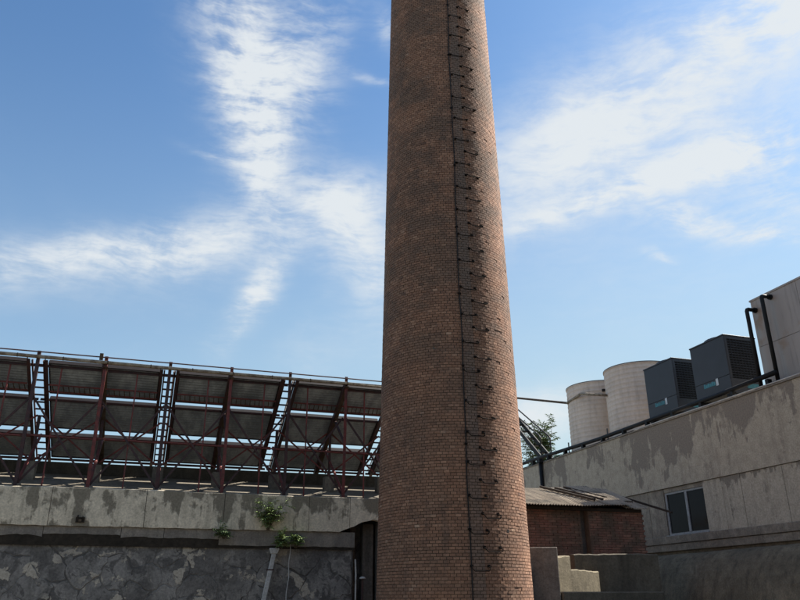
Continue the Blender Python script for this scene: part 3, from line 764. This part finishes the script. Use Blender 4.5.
def leaf_mesh(mb, p, d, L_, W_, up, droop=.25):
    """one folded pointed leaf"""
    d = d.normalized(); x = d.cross(up)
    if x.length < 1e-3: x = d.cross(Vector((1, 0, 0)))
    x.normalize(); n_ = x.cross(d)
    tip = p + d*L_ - n_*L_*droop
    a = p + d*L_*.4 + x*W_*.5 + n_*W_*.12; b = p + d*L_*.4 - x*W_*.5 + n_*W_*.12
    mid = p + d*L_*.5 - n_*L_*droop*.3
    mb.poly([p, a, tip, b, mid], [(0, 1, 4), (1, 2, 4), (2, 3, 4), (3, 0, 4)])
def frond(mb, st, p, d, L_, nl, ll, rn):
    """a feathery leaf: stalk with leaflets in pairs"""
    d = d.normalized(); pts = [p]
    for i in range(nl):
        d = (d + Vector((0, 0, -.07))).normalized(); p = p + d*L_/nl; pts.append(p)
        side = d.cross(Vector((0, 0, 1)))
        if side.length < 1e-3: side = Vector((1, 0, 0))
        side.normalize()
        for sg in (-1, 1):
            ld = (side*sg + d*.55 + Vector((rn.uniform(-.2, .2), rn.uniform(-.2, .2), rn.uniform(-.3, .15))))
            leaf_mesh(mb, p, ld, ll*rn.uniform(.75, 1.15), ll*.42, Vector((0, 0, 1)))
    leaf_mesh(mb, p, d, ll, ll*.42, Vector((0, 0, 1)))
    st.tube(pts, .0035, 4)
def plant(name, label, base, hgt, nst, spread, ll, seed, lean=(0, -.25, 1), leaf='leaf', group=None, fl=.20):
    rn = random.Random(seed); t = thing(name, label, 'plant', base, group); lf, st = MB(), MB(); b = Vector(base)
    for i in range(nst):
        d = (Vector(lean) + Vector((rn.uniform(-1, 1)*spread, rn.uniform(-.5, .35)*spread, 0))).normalized()
        p = b + Vector((rn.uniform(-.03, .03), 0, 0)); pts = [p]; h = hgt*rn.uniform(.6, 1); ns_ = 6
        for j in range(ns_):
            d = (d + Vector((rn.uniform(-.25, .25), rn.uniform(-.15, .1), .06))).normalized(); p = p + d*h/ns_; pts.append(p)
            if j > 0:
                for q in range(2):
                    fd = Vector((rn.uniform(-1, 1), rn.uniform(-1, .3), rn.uniform(-.1, .6) - (.5 if lean[2] < 0 else 0)))
                    frond(lf, st, p, fd, fl*rn.uniform(.7, 1.2), 4, ll, rn)
        st.tube(pts, [.009*(1-.1*i_) for i_ in range(len(pts))], 5)
    lf.build('foliage', leaf, t); st.build('stem', 'stem', t)
    return t
plant('ledge_sapling', 'largest leafy green sapling growing from parapet foot above the downpipe', (2.66, 17.95, 3.05), .68, 9, .6, .085, 3, (0, -.25, 1.0), fl=.22)
plant('ledge_plant', 'green plant on the wall just right of the downpipe hopper', (2.95, 17.90, 2.66), .40, 5, .25, .08, 11, (.0, -.15, 1.0), fl=.12)
plant('ledge_plant', 'green tuft on the beam at far right, above hanging cable', (3.30, 17.90, 2.68), .38, 5, .25, .08, 12, (.1, -.15, 1.0), fl=.12)
plant('ledge_plant', 'small dark green tuft on the beam left of the sapling', (1.66, 17.95, 2.86), .26, 4, .6, .075, 14, (0, -.4, .4), 'leaf_dark', fl=.14)

# ------------------------------------------------------------------ rendered building on the right
XR = 14.5
rb = thing('concrete_workshop', 'flat-roofed building with flaking cement walls and one window, right of the chimney', 'building', (XR, 18, 0))
YN, YF = 4.0, 33.0
# upper wall in two lengths with a joint at the black drainpipe
for (y0, y1) in ((YN, 26.2), (26.22, YF)):
    m = MB(); m.box(XR, XR+.26, y0, y1, 4.595, 6.50); m.build('upper_wall', 'wall_up', rb)
ln = jag(YN, YF, 6.52, .006, .25, 77)
m = MB(); vs = []; fs = []
for (y, z) in ln: vs += [(XR-.035, y, 6.505), (XR-.035, y, z+.02), (XR+.30, y, z+.03), (XR+.30, y, 6.505)]
for i in range(len(ln)-1):
    for j in range(4): fs.append((4*i+j, 4*i+4+j, 4*i+4+(j+1) % 4, 4*i+(j+1) % 4))
fs += [(0, 1, 2, 3), tuple(4*len(ln)-1-q for q in range(4))]
m.poly(vs, fs); m.build('coping', 'ledge', rb)
# lower wall: slabs with open joints, window opening 17.37..19.10
WY0, WY1, WZ0, WZ1 = 17.37, 19.14, 3.262, 4.47
js = [YN, 5.6, 7.2, 8.8, 10.4, 11.6, 12.6, 13.55, 14.475, 15.0, 15.91, 16.62, WY0]
for a, b in zip(js[:-1], js[1:]):
    d = random.uniform(-.005, .005); m = MB(); m.box(XR+.03+d, XR+.26, a+.006, b-.006, 3.242, 4.582); m.build('wall_panel', 'wall_low', rb)
js = [WY1+.0, 19.9, 21.2, 22.6, 24.0, 25.4, 26.8, 28.4, 30, 31.5, YF]
for a, b in zip(js[:-1], js[1:]):
    d = random.uniform(-.005, .005); m = MB(); m.box(XR+.05+d, XR+.26, a+.006, b-.006, 3.242, 4.582); m.build('wall_panel', 'ledge', rb)
m = MB(); m.box(XR+.06, XR+.26, WY0+.01, WY1-.01, WZ1+.002, 4.582); m.build('lintel', 'ledge', rb)
m = MB(); m.box(XR-.055, XR+.30, YN, YF, 3.025, 3.236); m.build('sill_band', 'ledge', rb, bevel=.01)
m = MB(); m.box(XR-.02, XR+.30, YN, YF, 2.822, 3.018); m.build('lower_band', 'ledge', rb, bevel=.01)
m = MB(); m.box(XR+.10, XR+.30, YN, YF, 0, 2.818); m.build('base_wall', 'plinth', rb)
def skirt(y0, y1, dr, seed):                        # rounded concrete duct lying along the foot of the wall
    rn = random.Random(seed); m = MB(); vs = []; fs = []; ny, na = max(2, int((y1-y0)/.25)), 14
    for i in range(ny+1):
        y = y0+(y1-y0)*i/ny
        for j in range(na+1):
            a = math.pi/2*j/na; k = rn.uniform(-.008, .008)
            vs.append((XR+.09-(1.02+dr)*math.sin(a)**.85+k, y, .62+(2.13+dr*.5)*max(0, math.cos(a))**.85+k))
        vs.append((XR+.09-(1.02+dr), y, 0))
    W_ = na+2
    for i in range(ny):
        for j in range(W_-1): a = i*W_+j; fs.append((a, a+1, a+W_+1, a+W_))
    for e, rev in ((0, 1), (ny, 0)):
        b = len(vs); vs += [(XR+.09, y0 if e == 0 else y1, 0)]
        loop = [e*W_+j for j in range(W_)]+[b]; fs.append(tuple(loop[::-1] if rev else loop))
    m.poly(vs, fs); m.build('rounded_skirt', 'skirt', rb)
skirt(13.55, 16.9, 0, 1); skirt(16.92, 21.5, -.03, 2); skirt(5.0, 13.53, .10, 3)
m = MB(); m.box(XR+.3, 26, YF-.3, YF, 0, 6.4); m.box(XR+.3, 26, YN, YN+.3, 0, 6.4); m.box(25.7, 26, YN+.3, YF-.3, 0, 6.4); m.build('outer_wall', 'wall_low', rb)
m = MB(); m.box(XR+.27, 25.7, YN+.3, YF-.3, 6.10, 6.32); m.build('roof', 'roof_slab', rb)
m = MB(); m.box(XR+.9, XR+.95, WY0-.6, WY1+.6, 2.6, 4.9); m.build('room_back', 'room', rb)
win = MB(); fx0, fx1 = XR+.085, XR+.135
for (y0, y1) in ((WY0+.004, WY0+.05), (WY1-.085, WY1-.004)): win.box(fx0, fx1, y0, y1, WZ0, WZ1)
win.box(fx0, fx1, WY0+.05, WY1-.085, WZ0, WZ0+.05); win.box(fx0, fx1, WY0+.05, WY1-.085, WZ1-.06, WZ1)
wo = win.build('window', 'win_frame', rb)
m = MB(); m.box(fx0-.012, fx1+.012, 18.14, 18.23, WZ0+.05, WZ1-.06); m.build('mullion', 'win_frame', wo)
m = MB(); m.box(fx0+.018, fx0+.026, WY0+.05, 18.14, WZ0+.05, WZ1-.06); m.build('pane', 'glass', wo)
m = MB(); m.box(fx0+.030, fx0+.038, 18.23, WY1-.085, WZ0+.05, WZ1-.06); m.build('pane', 'glass', wo)
m = MB(); m.box(XR-.02, XR+.13, WY0-.04, WY1+.02, 3.238, WZ0-.002); m.build('sill', 'win_frame', wo)
m = MB()
for y in (17.62, 17.80): m.box(XR+.19, XR+.21, y, y+.03, WZ0, WZ1)
m.build('inner_bar', 'win_frame', wo)
t = thing('drainpipe', 'black drainpipe down the right wall beside the chimney', 'drainpipe', (XR-.08, 26.25, 3.3))
m = MB(); m.tube([(XR-.09, 26.24, 6.50), (XR-.09, 26.24, 2.9)], .075, 10); m.build('pipe', 'black_pipe', t, smooth=True)
m = MB(); m.box(XR-.20, XR-.036, 26.13, 26.35, 6.50, 6.66); m.build('head', 'black_pipe', t)

# pipes along the roof edge
t = thing('roof_edge_pipe', 'black pipe on stub brackets along the right roof edge', 'pipe', (XR+.1, 18, 6.6))
m = MB(); m.tube([(XR+.06, 32, 6.80), (XR+.06, 26, 6.76), (XR+.06, 22.3, 6.70), (XR+.06, 18.9, 6.735), (XR+.06, 16.2, 6.765), (XR+.06, 14.1, 6.83)], .064, 10); m.build('lagging', 'black_pipe', t, smooth=True)
for y in np.arange(14.4, 31, 1.27):
    m = MB(); m.box(XR-.0, XR+.13, y-.05, y+.05, 6.545, 6.72); m.build('bracket', 'black_pipe', t)
m = MB(); m.tube([(XR+.16, 31, 6.60), (XR+.16, 23, 6.585), (XR+.16, 19.6, 6.59)], .04, 8); m.build('lower_pipe', 'black_pipe', t, smooth=True)
tag(MB().tube([(XR-.01, 20.1, 6.565), (XR-.015, 18.5, 6.575), (XR-.01, 16.5, 6.57), (XR-.01, 13.0, 6.575)], .019, 8).build('white_conduit', 'white_pipe'),
    'thin white conduit lying along right roof edge under the black units', 'conduit')

# ------------------------------------------------------------------ water tanks
TX, TR = 16.2, 1.22
for (ty, zt, lab) in ((21.79, 9.15, 'pale ribbed cylindrical roof tank right beside the black units'), (24.45, 9.18, 'pale ribbed cylindrical roof tank nearest the chimney, pipe crossing it')):
    t = thing('water_tank', lab, 'tank', (TX, ty, 6.32), 'cylindrical tanks on the right roof')
    m = MB(); prof = [(TR, 6.40)]; z = 6.46
    while z < zt-.06:
        prof += [(TR, z), (TR+.010, z+.035), (TR+.010, z+.07), (TR, z+.105)]; z += .165
    prof += [(TR, zt-.03), (TR+.025, zt-.028), (TR+.025, zt)]
    m.lathe(TX, ty, prof, 72); m.build('shell', 'tank', t, smooth=False)
    m = MB(); m.lathe(TX, ty, [(TR+.03, zt+.001), (TR+.03, zt+.03), (TR*.6, zt+.16), (.15, zt+.22)], 48); m.build('lid', 'seam', t, smooth=False)
    m = MB(); m.lathe(TX, ty, [(TR+.06, 6.325), (TR+.06, 6.39)], 48); m.build('base_ring', 'seam', t)
    m = MB(); a = R(-115); m.box(TX+math.cos(a)*TR-.05, TX+math.cos(a)*TR+.05, ty+math.sin(a)*TR-.06, ty+math.sin(a)*TR+.02, zt-.42, zt-.33); m.build('nozzle', 'black_pipe', t)
    m = MB(); m.tube([(TX-TR*1.0-.02, ty+.5, 6.35), (TX-TR-.02, ty+.5, 7.1)], .025, 6); m.build('sight_tube', 'seam', t)
t = thing('overhead_pipe', 'thin lagged pipe running from behind chimney to the farther tank', 'pipe', (14.9, 26, 8.7))
m = MB(); m.tube([(15, 31.5, 10.55), (15, 29.03, 9.85), (15, 24.86, 8.63), (15.0, 24.80, 8.62)], .045, 8); m.build('far_run', 'rust_plate', t, smooth=True)
m = MB(); m.tube([(15, 24.86, 8.63), (14.95, 23.74, 8.71), (14.93, 23.70, 8.70), (14.95, 22.15, 8.27)], .05, 8); m.build('near_run', 'insul', t, smooth=True)
m = MB(); m.tube([(14.95, 22.18, 8.28), (15.3, 22.3, 8.3)], .045, 8); m.build('elbow', 'insul', t, smooth=True)

# ------------------------------------------------------------------ black heat-pump units
def ac_unit(x0, y0, lab):
    wx, wy, z0, z1 = 1.12, 1.45, 6.86, 8.56
    t = thing('air_conditioner', lab, 'air conditioner', (x0, y0, 6.32), 'black units on the right roof')
    m = MB(); m.box(x0+.03, x0+wx-.02, y0+.03, y0+wy-.02, z0, z1-.02); m.build('core', 'ac_dark', t)
    # plain side facing the yard, three sheets
    for (a, b) in ((z0, z0+.52), (z0+.526, z1-.03)):
        m = MB(); m.box(x0, x0+.028, y0+.0, y0+wy, a, b); m.build('side_sheet', 'ac', t, bevel=.006)
    # coil side: frame and louvre bars
    m = MB(); m.box(x0+.029, x0+wx, y0, y0+.028, z0, z0+.42); m.build('lower_sheet', 'ac', t, bevel=.005)
    m = MB(); m.box(x0+.029, x0+.10, y0, y0+.028, z0+.424, z1-.03); m.box(x0+wx-.06, x0+wx, y0, y0+.028, z0+.424, z1-.03); m.box(x0+.101, x0+wx-.061, y0, y0+.028, z1-.11, z1-.03); m.build('coil_frame', 'ac', t)
    zz = z0+.46
    while zz < z1-.13:
        m = MB(); m.box(x0+.101, x0+wx-.061, y0+.004, y0+.026, zz, zz+.018); m.build('louvre', 'ac_fin', t); zz += .075
    for i in range(1, 9):
        xx = x0+.10+i*(wx-.16)/9; m = MB(); m.box(xx-.005, xx+.005, y0-.004, y0+.003, z0+.43, z1-.11); m.build('guard_bar', 'ac_fin', t)
    m = MB(); m.box(x0+wx-.02, x0+wx+.008, y0+.03, y0+wy, z0, z1-.03); m.box(x0+.03, x0+wx-.03, y0+wy-.018, y0+wy+.008, z0, z1-.03); m.build('rear_sheet', 'ac', t)
    m = MB(); m.box(x0-.015, x0+wx+.015, y0-.015, y0+wy+.015, z1-.028, z1+.012); m.build('top_sheet', 'ac', t, bevel=.006)
    fx, fy = x0+wx/2, y0+wy/2
    m = MB(); m.lathe(fx, fy, [(.50, z1+.013), (.475, z1+.09), (.445, z1+.09), (.445, z1+.02)], 36, cap=False); fo = m.build('fan_shroud', 'ac', t, smooth=False)
    for rr in (.12, .2, .28, .36, .43):
        m = MB(); m.tube([(fx+rr*math.cos(a), fy+rr*math.sin(a), z1+.105) for a in np.linspace(0, 2*math.pi, 25)], .006, 5); m.build('guard_ring', 'ac_fin', fo)
    for i in range(6):
        a = i*math.pi/3; m = MB(); m.bar((fx, fy, z1+.11), (fx+.46*math.cos(a), fy+.46*math.sin(a), z1+.10), .012, .012); m.build('guard_spoke', 'ac_fin', fo)
    for i in range(4):
        a = i*math.pi/2+.3; m = MB(); m.bar((fx+.05*math.cos(a), fy+.05*math.sin(a), z1+.05), (fx+.40*math.cos(a), fy+.40*math.sin(a), z1+.06), .14, .012, (.3*math.sin(a), -.3*math.cos(a), 1)); m.build('fan_blade', 'ac_dark', fo)
    # maker's mark: teal lettering strip and pale badge on the side, teal strip on the coil side
    lz = z0+.36; ly = y0+.52
    for i in range(6):
        a = ly+.56-i*.082; hh = (.125, .10, .115, .10, .125, .105)[i]; m = MB(); m.box(x0-.006, x0-.001, a-.072, a, lz, lz+hh); m.build('letter', 'logo_teal', t)
    m = MB(); m.box(x0-.007, x0-.001, ly-.045, ly+.05, lz-.03, lz+.17); m.build('badge', 'logo_white', t)
    m = MB(); m.box(x0+.55, x0+1.0, y0-.006, y0-.001, z0+.16, z0+.30); m.build('name_strip', 'logo_teal', t)
    for yy in (y0+.08, y0+wy-.16):
        m = MB(); m.box(x0-.06, x0+wx+.06, yy, yy+.08, z0-.10, z0-.004); m.build('skid_rail', 'black_pipe', t)
    for xx in (x0, x0+wx-.08):
        for yy in (y0+.08, y0+wy-.16):
            m = MB(); m.box(xx, xx+.08, yy+.001, yy+.079, 6.33, z0-.101); m.build('stand_leg', 'black_pipe', t)
    return t
ac_unit(15.0, 18.46, 'black louvred rooftop unit beside the pale tanks')
ac_unit(15.0, 16.14, 'black louvred rooftop unit closest to the big metal box')

# ------------------------------------------------------------------ square metal tank at the right edge
t = thing('metal_box_tank', 'big rust-stained grey metal box tank on roof at right edge', 'tank', (15, 12, 6.32))
BX0, BX1, BY0, BY1, BZ0, BZ1 = 15.0, 17.6, 10.2, 14.93, 6.45, 9.10
m = MB(); m.box(BX0+.02, BX1, BY0, BY1-.02, BZ0, BZ1-.02); m.build('body', 'seam', t)
ys = [BY0, 11.78, 13.36, BY1]; zs = [BZ0, 7.78, BZ1]
for a, b in zip(ys[:-1], ys[1:]):
    for c_, d in zip(zs[:-1], zs[1:]):
        m = MB(); m.box(BX0, BX0+.019, a+.006, b-.006, c_+.006, d-.006); m.build('panel', 'metalbox', t)
for c_, d in zip(zs[:-1], zs[1:]):
    for a, b in ((BX0+.02, 16.3), (16.3, BX1)):
        m = MB(); m.box(a+.004, b-.004, BY1-.019, BY1, c_+.006, d-.006); m.build('panel', 'metalbox', t)
m = MB(); m.box(BX0-.02, BX1+.02, BY0-.02, BY1+.02, BZ1-.018, BZ1+.03); m.build('top_sheet', 'metalbox', t)
m = MB(); m.box(BX0+.1, BX0+.2, BY0+.02, BY1-.1, 6.325, 6.448); m.box(BX1-.2, BX1-.1, BY0+.02, BY1-.1, 6.325, 6.448); m.build('skid', 'black_pipe', t)
for (py, zt, lab) in ((14.22, 8.965, 'nearer black bent pipe dropping down the front of metal box'), (14.80, 8.80, 'farther black bent pipe at the left edge of metal box')):
    t = thing('bent_pipe', lab, 'pipe', (14.7, py, 6.6), 'black bent pipes by the metal box')
    m = MB(); m.tube([(14.70, py, 6.62), (14.70, py, zt-.05), (14.715, py, zt-.015), (14.75, py, zt), (15.05, py-.02, zt-.01)], .052, 10); m.build('pipe', 'black_pipe', t, smooth=True)
    m = MB(); m.tube([(14.93, py-.012, zt-.006), (14.995, py-.016, zt-.009)], .075, 10); m.build('flange', 'black_pipe', t)
    m = MB(); m.box(14.60, 14.80, py-.09, py+.09, 6.56, 6.64); m.build('foot', 'black_pipe', t)

# ------------------------------------------------------------------ steel stair on that roof
t = thing('roof_stair', 'dark steel stair with handrail climbing behind the chimney', 'stair', (15, 27, 6.5))
def ext(a, b, k): a, b = Vector(a), Vector(b); return tuple(a+(b-a)*k)
up0, up1 = (15, 26.68, 6.62), ext((15, 26.68, 6.80), (15, 28.91, 8.61), 1.75)
lo0, lo1 = (15, 27.76, 6.75), ext((15, 27.76, 6.98), (15, 28.83, 7.85), 1.9)
for dx in (-.28, .17):
    a = (15+dx, 26.60, 6.70); b = (15+dx, 33.6, 12.44)
    m = MB(); m.bar(a, b, .05, .17); m.build('stringer', 'black_pipe', t)
for i in range(14):
    y = 27.05+i*.47; z = 7.07+i*.385
    m = MB(); m.box(14.748, 15.142, y, y+.20, z, z+.045); m.build('tread', 'black_pipe', t)
for dx in (-.28, .17):
    m = MB(); m.tube([(15+dx, 26.66, 6.6), (15+dx, 26.70, 7.62), (15+dx, 26.76, 7.70), (15+dx, 33.6, 12.24)], .03, 8); m.build('handrail', 'black_pipe', t)
    m = MB(); m.bar((15+dx, 31.6, 10.0), (15+dx, 31.6, 10.9), .03, .03); m.build('baluster', 'black_pipe', t)
m = MB(); m.box(14.9, 16.4, 33.55, 35.4, 12.30-.06, 12.30); m.build('landing', 'black_pipe', t)
for (x, y) in ((15, 33.7), (16.3, 33.7), (15, 35.3), (16.3, 35.3)):
    m = MB(); m.box(x-.05, x+.05, y-.05, y+.05, 0, 12.235); m.build('landing_leg', 'black_pipe', t)

# ------------------------------------------------------------------ tree behind the stair
def tree(label, base, seed):
    rn = random.Random(seed); t = thing('young_tree', label, 'tree', base); b = Vector(base)
    tr, lf, st = MB(), MB(), MB()
    pts = [b]; p = b.copy()
    for i in range(8): p = p + Vector((rn.uniform(-.08, .08), rn.uniform(-.08, .08), 1.02)); pts.append(p.copy())
    tr.tube(pts, [.11-.010*i for i in range(len(pts))], 8)
    for i in range(46):
        q = rn.choice(pts[5:]); d = Vector((rn.uniform(-1, 1), rn.uniform(-1, 1), rn.uniform(.4, 1.5))).normalized(); bp = [q.copy()]
        L_ = rn.uniform(.8, 2.1); q = q.copy()
        for j in range(6):
            d = (d + Vector((rn.uniform(-.15, .15), rn.uniform(-.15, .15), .12))).normalized(); q = q + d*L_/6; bp.append(q.copy())
            if j > 1:
                for _ in range(5):
                    fd = Vector((rn.uniform(-1, 1), rn.uniform(-1, 1), rn.uniform(-.1, .9)))
                    frond(lf, st, q, fd, rn.uniform(.3, .5), 4, .20, rn)
        tr.tube(bp, [.03-.004*i_ for i_ in range(len(bp))], 5)
    tr.build('trunk', 'stem', t); lf.build('crown', 'leaf_dark', t); st.build('twigs', 'stem', t)
tree('young feathery tree rising behind the roof stair', (19.0, 34.3, .0), 21)

# ------------------------------------------------------------------ brick shed between chimney and right building
SY = 16.92
shed = thing('brick_shed', 'low brick shed with corrugated roof, right of the chimney', 'shed', (10, SY, 0))
m = MB(); m.box(6.6, 10.30, SY+.018, SY+.24, 0, 3.70); m.box(10.46, 12.06, SY-.10+.018, SY+.24, 0, 3.68); m.box(10.30, 10.46, SY+.10, SY+.24, 0, 3.7)
m.box(6.6, 6.82, SY+.24, 19.0, 0, 4.1); m.box(11.84, 12.06, SY+.24, 19.0, 0, 3.95); m.box(6.6, 12.06, 18.78, 19.0, 0, 4.25); m.build('mortar_core', 'shed_mortar', shed)
sp = []
for i in range(10):
    V = np.array([(sx*.1145, sy, sz*.0255) for sz in (-1, 1) for (sx, sy) in ((-1, -.0), (1, -.0), (1, .03), (-1, .03))], float)
    V += rng.normal(0, .0016, V.shape)
    me = np_mesh('brick', V, BOXQ, np.full(5, np.clip(rng.normal(.5, .24), 0, 1))); me.materials.append(M['shed_brick']); sp.append(me)
spots = []
for (xa, xb, y) in ((6.6, 10.30, SY), (10.46, 12.06, SY-.10)):
    for k in range(int(3.66/.0625)):
        z = .035+k*.0625; x = xa - (.12 if k % 2 else 0)
        while x < xb-.03:
            a, b = max(x, xa), min(x+.2415, xb)
            if b-a > .04: spots.append((round((a+b)/2, 4), y, z, (b-a-.0115)/.229))
            x += .2415
spots.sort(key=lambda q: -q[2] if q[0] > 8.7 else 50-q[2])
for (x, y, z, k_) in spots[:300]:
    o = bpy.data.objects.new('brick', random.choice(sp)); col.objects.link(o); o.parent = shed
    o.location = (x-10, y-SY+random.gauss(0, .002), z); o.scale = (k_, 1, 1)
rest = np.array(spots[300:]); B0 = np.array([(sx*.1145, sy, sz*.0255) for sz in (-1, 1) for (sx, sy) in ((-1, 0), (1, 0), (1, .03), (-1, .03))])
V = (rest[:, :3] - np.array([10, SY, 0]))[:, None, :] + B0[None]*np.stack([rest[:, 3], rest[:, 3]*0+1, rest[:, 3]*0+1], 1)[:, None, :] + rng.normal(0, .0012, (len(rest), 8, 3))
Q = (np.arange(len(rest))[:, None, None]*8 + BOXQ[None]).reshape(-1, 4)
tag(link('brick_courses', np_mesh('brick_courses', V.reshape(-1, 3), Q, np.repeat(np.clip(rng.normal(.5, .24, len(rest)), 0, 1), 5)), 'shed_brick', shed), kind='stuff')
# right end wall, laid as courses too
spots2 = []
for k in range(int(3.6/.0625)):
    z = .035+k*.0625; y = SY + (.12 if k % 2 else 0)
    while y < 18.9: spots2.append((12.06, y, z)); y += .2415
V = []
for (x, y, z) in spots2:
    V.append([(x-10+d_, y-SY+sx*.1145, z+sz*.0255) for sz in (-1, 1) for (sx, d_) in ((-1, .012), (1, .012), (1, -.02), (-1, -.02))])
V = np.array(V); Q = (np.arange(len(V))[:, None, None]*8 + BOXQ[None]).reshape(-1, 4)
tag(link('end_courses', np_mesh('end_courses', V.reshape(-1, 3), Q, np.repeat(np.clip(rng.normal(.5, .24, len(V)), 0, 1), 5)), 'shed_brick', shed), kind='stuff')
# corrugated cement sheets, lapped side by side; the ones on the right have slipped
def corr(x0, x1, ya, za, yb, zb, tilt, lift, skew, name='roof_sheet'):
    n = int((x1-x0)/.0125); vs = []; fs = []
    rows = 4
    for i in range(n+1):
        x = x0+(x1-x0)*i/n; c_ = .012*math.sin(2*math.pi*(x-x0)/.076)
        for j in range(rows+1):
            t_ = j/rows; y = ya+(yb-ya)*t_; z = za+(zb-za)*t_ + tilt*(i/n-.5) + lift + .012*math.sin(t_*3.1)
            vs.append((x+skew*t_, y, z+c_)); vs.append((x+skew*t_, y, z+c_-.012))
    W_ = 2*(rows+1)
    for i in range(n):
        for j in range(rows):
            a = i*W_+2*j; fs += [(a, a+2, a+W_+2, a+W_), (a+1, a+W_+1, a+W_+3, a+3)]
        a = i*W_; fs.append((a, a+W_, a+W_+1, a+1)); a = i*W_+2*rows; fs.append((a, a+1, a+W_+1, a+W_))
    mb = MB(); mb.poly(vs, fs); return mb.build(name, 'asbestos', shed, smooth=False)
YE, YB = 16.56, 18.85
zs_ = [(6.5, 7.45), (7.40, 8.35), (8.30, 9.25), (9.20, 10.15)]
for i, (a, b) in enumerate(zs_): corr(a, b, YE+random.uniform(-.04, .04), 3.70, YB, 4.40, random.uniform(-.01, .012), .012*(i % 2), .02*i)
corr(10.12, 10.92, YE+.02, 3.71, YB, 4.43, .05, .02, .10); corr(10.86, 11.6, YE-.01, 3.70, YB-.02, 4.46, .02, .06, .16); corr(11.40, 12.12, YE+.05, 3.67, YB-.05, 4.45, -.02, .03, .22)
for y, z in ((16.80, 3.66), (17.8, 3.98), (18.7, 4.28)):
    m = MB(); m.box(6.6, 12.0, y-.04, y+.04, z-.05, z+.025); m.build('roof_batten', 'timber', shed)
for (xa, ya, xb, yb) in ((10.15, 18.6, 10.75, 16.9), (10.55, 18.5, 11.05, 17.0), (10.95, 18.7, 11.35, 17.3)):  # added dark bars stand in for shadow stripes across the roof
    za, zb = 3.73+(ya-16.56)*.306, 3.73+(yb-16.56)*.306
    m = MB(); m.bar((xa, ya, za+.07), (xb, yb, zb+.07), .07, .06); m.build('shadow_bar', 'timber', shed)
m = MB(); m.bar((12.22, 18.6, 4.36), (12.69, 16.45, 3.60), .05, .05); m.build('roof_pole', 'timber', shed)

# ------------------------------------------------------------------ yard wall that catches the sun, and a leaning slab
yw = thing('yard_wall', 'yellowish plastered yard wall with sunlit patch, below the brick shed', 'wall', (7.97, 14.1, 0))
P0 = Vector((7.965, 14.107)); D = Vector((math.sin(R(64)), math.cos(R(64)))); Nn = Vector((D.y, -D.x))
def wallmesh(t0, t1, zt0, zt1, thick, off=0., step=.12, amp=.008, seed=1):
    ln_ = jag(t0, t1, 0, amp, step, seed); vs = []; fs = []; n = len(ln_)
    for (t_, dz) in ln_:
        zt = zt0+(zt1-zt0)*(t_-t0)/(t1-t0)+dz; a = P0+D*t_+Nn*off; b = a-Nn*thick
        vs += [(a.x, a.y, 0), (a.x, a.y, zt-.02), (a.x-Nn.x*.02, a.y-Nn.y*.02, zt), (b.x, b.y, zt), (b.x, b.y, 0)]
    for i in range(n-1):
        for j in range(5): fs.append((5*i+j, 5*i+5+j, 5*i+5+(j+1) % 5, 5*i+(j+1) % 5))
    fs += [(0, 1, 2, 3, 4), tuple(5*n-1-q for q in range(5))]
    mb = MB(); mb.poly(vs, fs); return mb
wallmesh(-.12, .457, 2.37, 2.40, .22, seed=4, step=.05).build('tall_length', 'yard_wall', yw)
wallmesh(.459, 1.50, 2.125, 2.115, .22, seed=5, step=.05).build('broken_length', 'yard_wall', yw)
# the shaded wall behind it, running square to the right-hand building
dw_ = thing('boundary_wall', 'dark stained boundary wall in shade, just behind the sunlit yard wall', 'wall', (9.2, 14.95, 0))
ln = jag(8.9, 11.05, 0, .012, .12, 8); m = MB(); vs = []; fs = []
for (x, dz) in ln:
    z = 2.48+.035*(x-9.2)*.6+dz; vs += [(x, 15.02, 0), (x, 15.02, z-.02), (x, 15.04, z), (x, 15.24, z), (x, 15.24, 0)]
for i in range(len(ln)-1):
    for j in range(5): fs.append((5*i+j, 5*i+5+j, 5*i+5+(j+1) % 5, 5*i+(j+1) % 5))
fs += [(0, 1, 2, 3, 4), tuple(5*len(ln)-1-q for q in range(5))]
m.poly(vs, fs); m.build('plastered_face', 'shade_wall', dw_)
lw = thing('low_wall', 'low dark concrete wall along the foot of the yard wall', 'wall', (8, 13.98, 0))
m = MB(); m.box(7.86, 10.2, 13.80, 13.98, 0, 1.70); m.build('core', 'shade_wall', lw, bevel=.02)
t = thing('concrete_slab', 'grey upright concrete slab standing at the foot of the chimney', 'slab', (7.6, 13.9, 0))
a, b = Vector((7.05, 14.235)), Vector((7.828, 13.839)); dd = (b-a).normalized(); nn = Vector((-dd.y, dd.x))
m = MB(); q = [a, b, b+nn*.07, a+nn*.07]
m.poly([(v.x, v.y, z) for z in (0, 2.535) for v in q], [(3, 2, 1, 0), (4, 5, 6, 7), (0, 1, 5, 4), (1, 2, 6, 5), (2, 3, 7, 6), (3, 0, 4, 7)]); m.build('panel', 'slab', t, bevel=.012)
m = MB(); q = [a+nn*.071, b+nn*.071-dd*.05, b+nn*.12-dd*.05, a+nn*.12]
m.poly([(v.x, v.y, z) for z in (0, 2.42) for v in q], [(3, 2, 1, 0), (4, 5, 6, 7), (0, 1, 5, 4), (1, 2, 6, 5), (2, 3, 7, 6), (3, 0, 4, 7)]); m.build('rear_rib', 'slab', t)
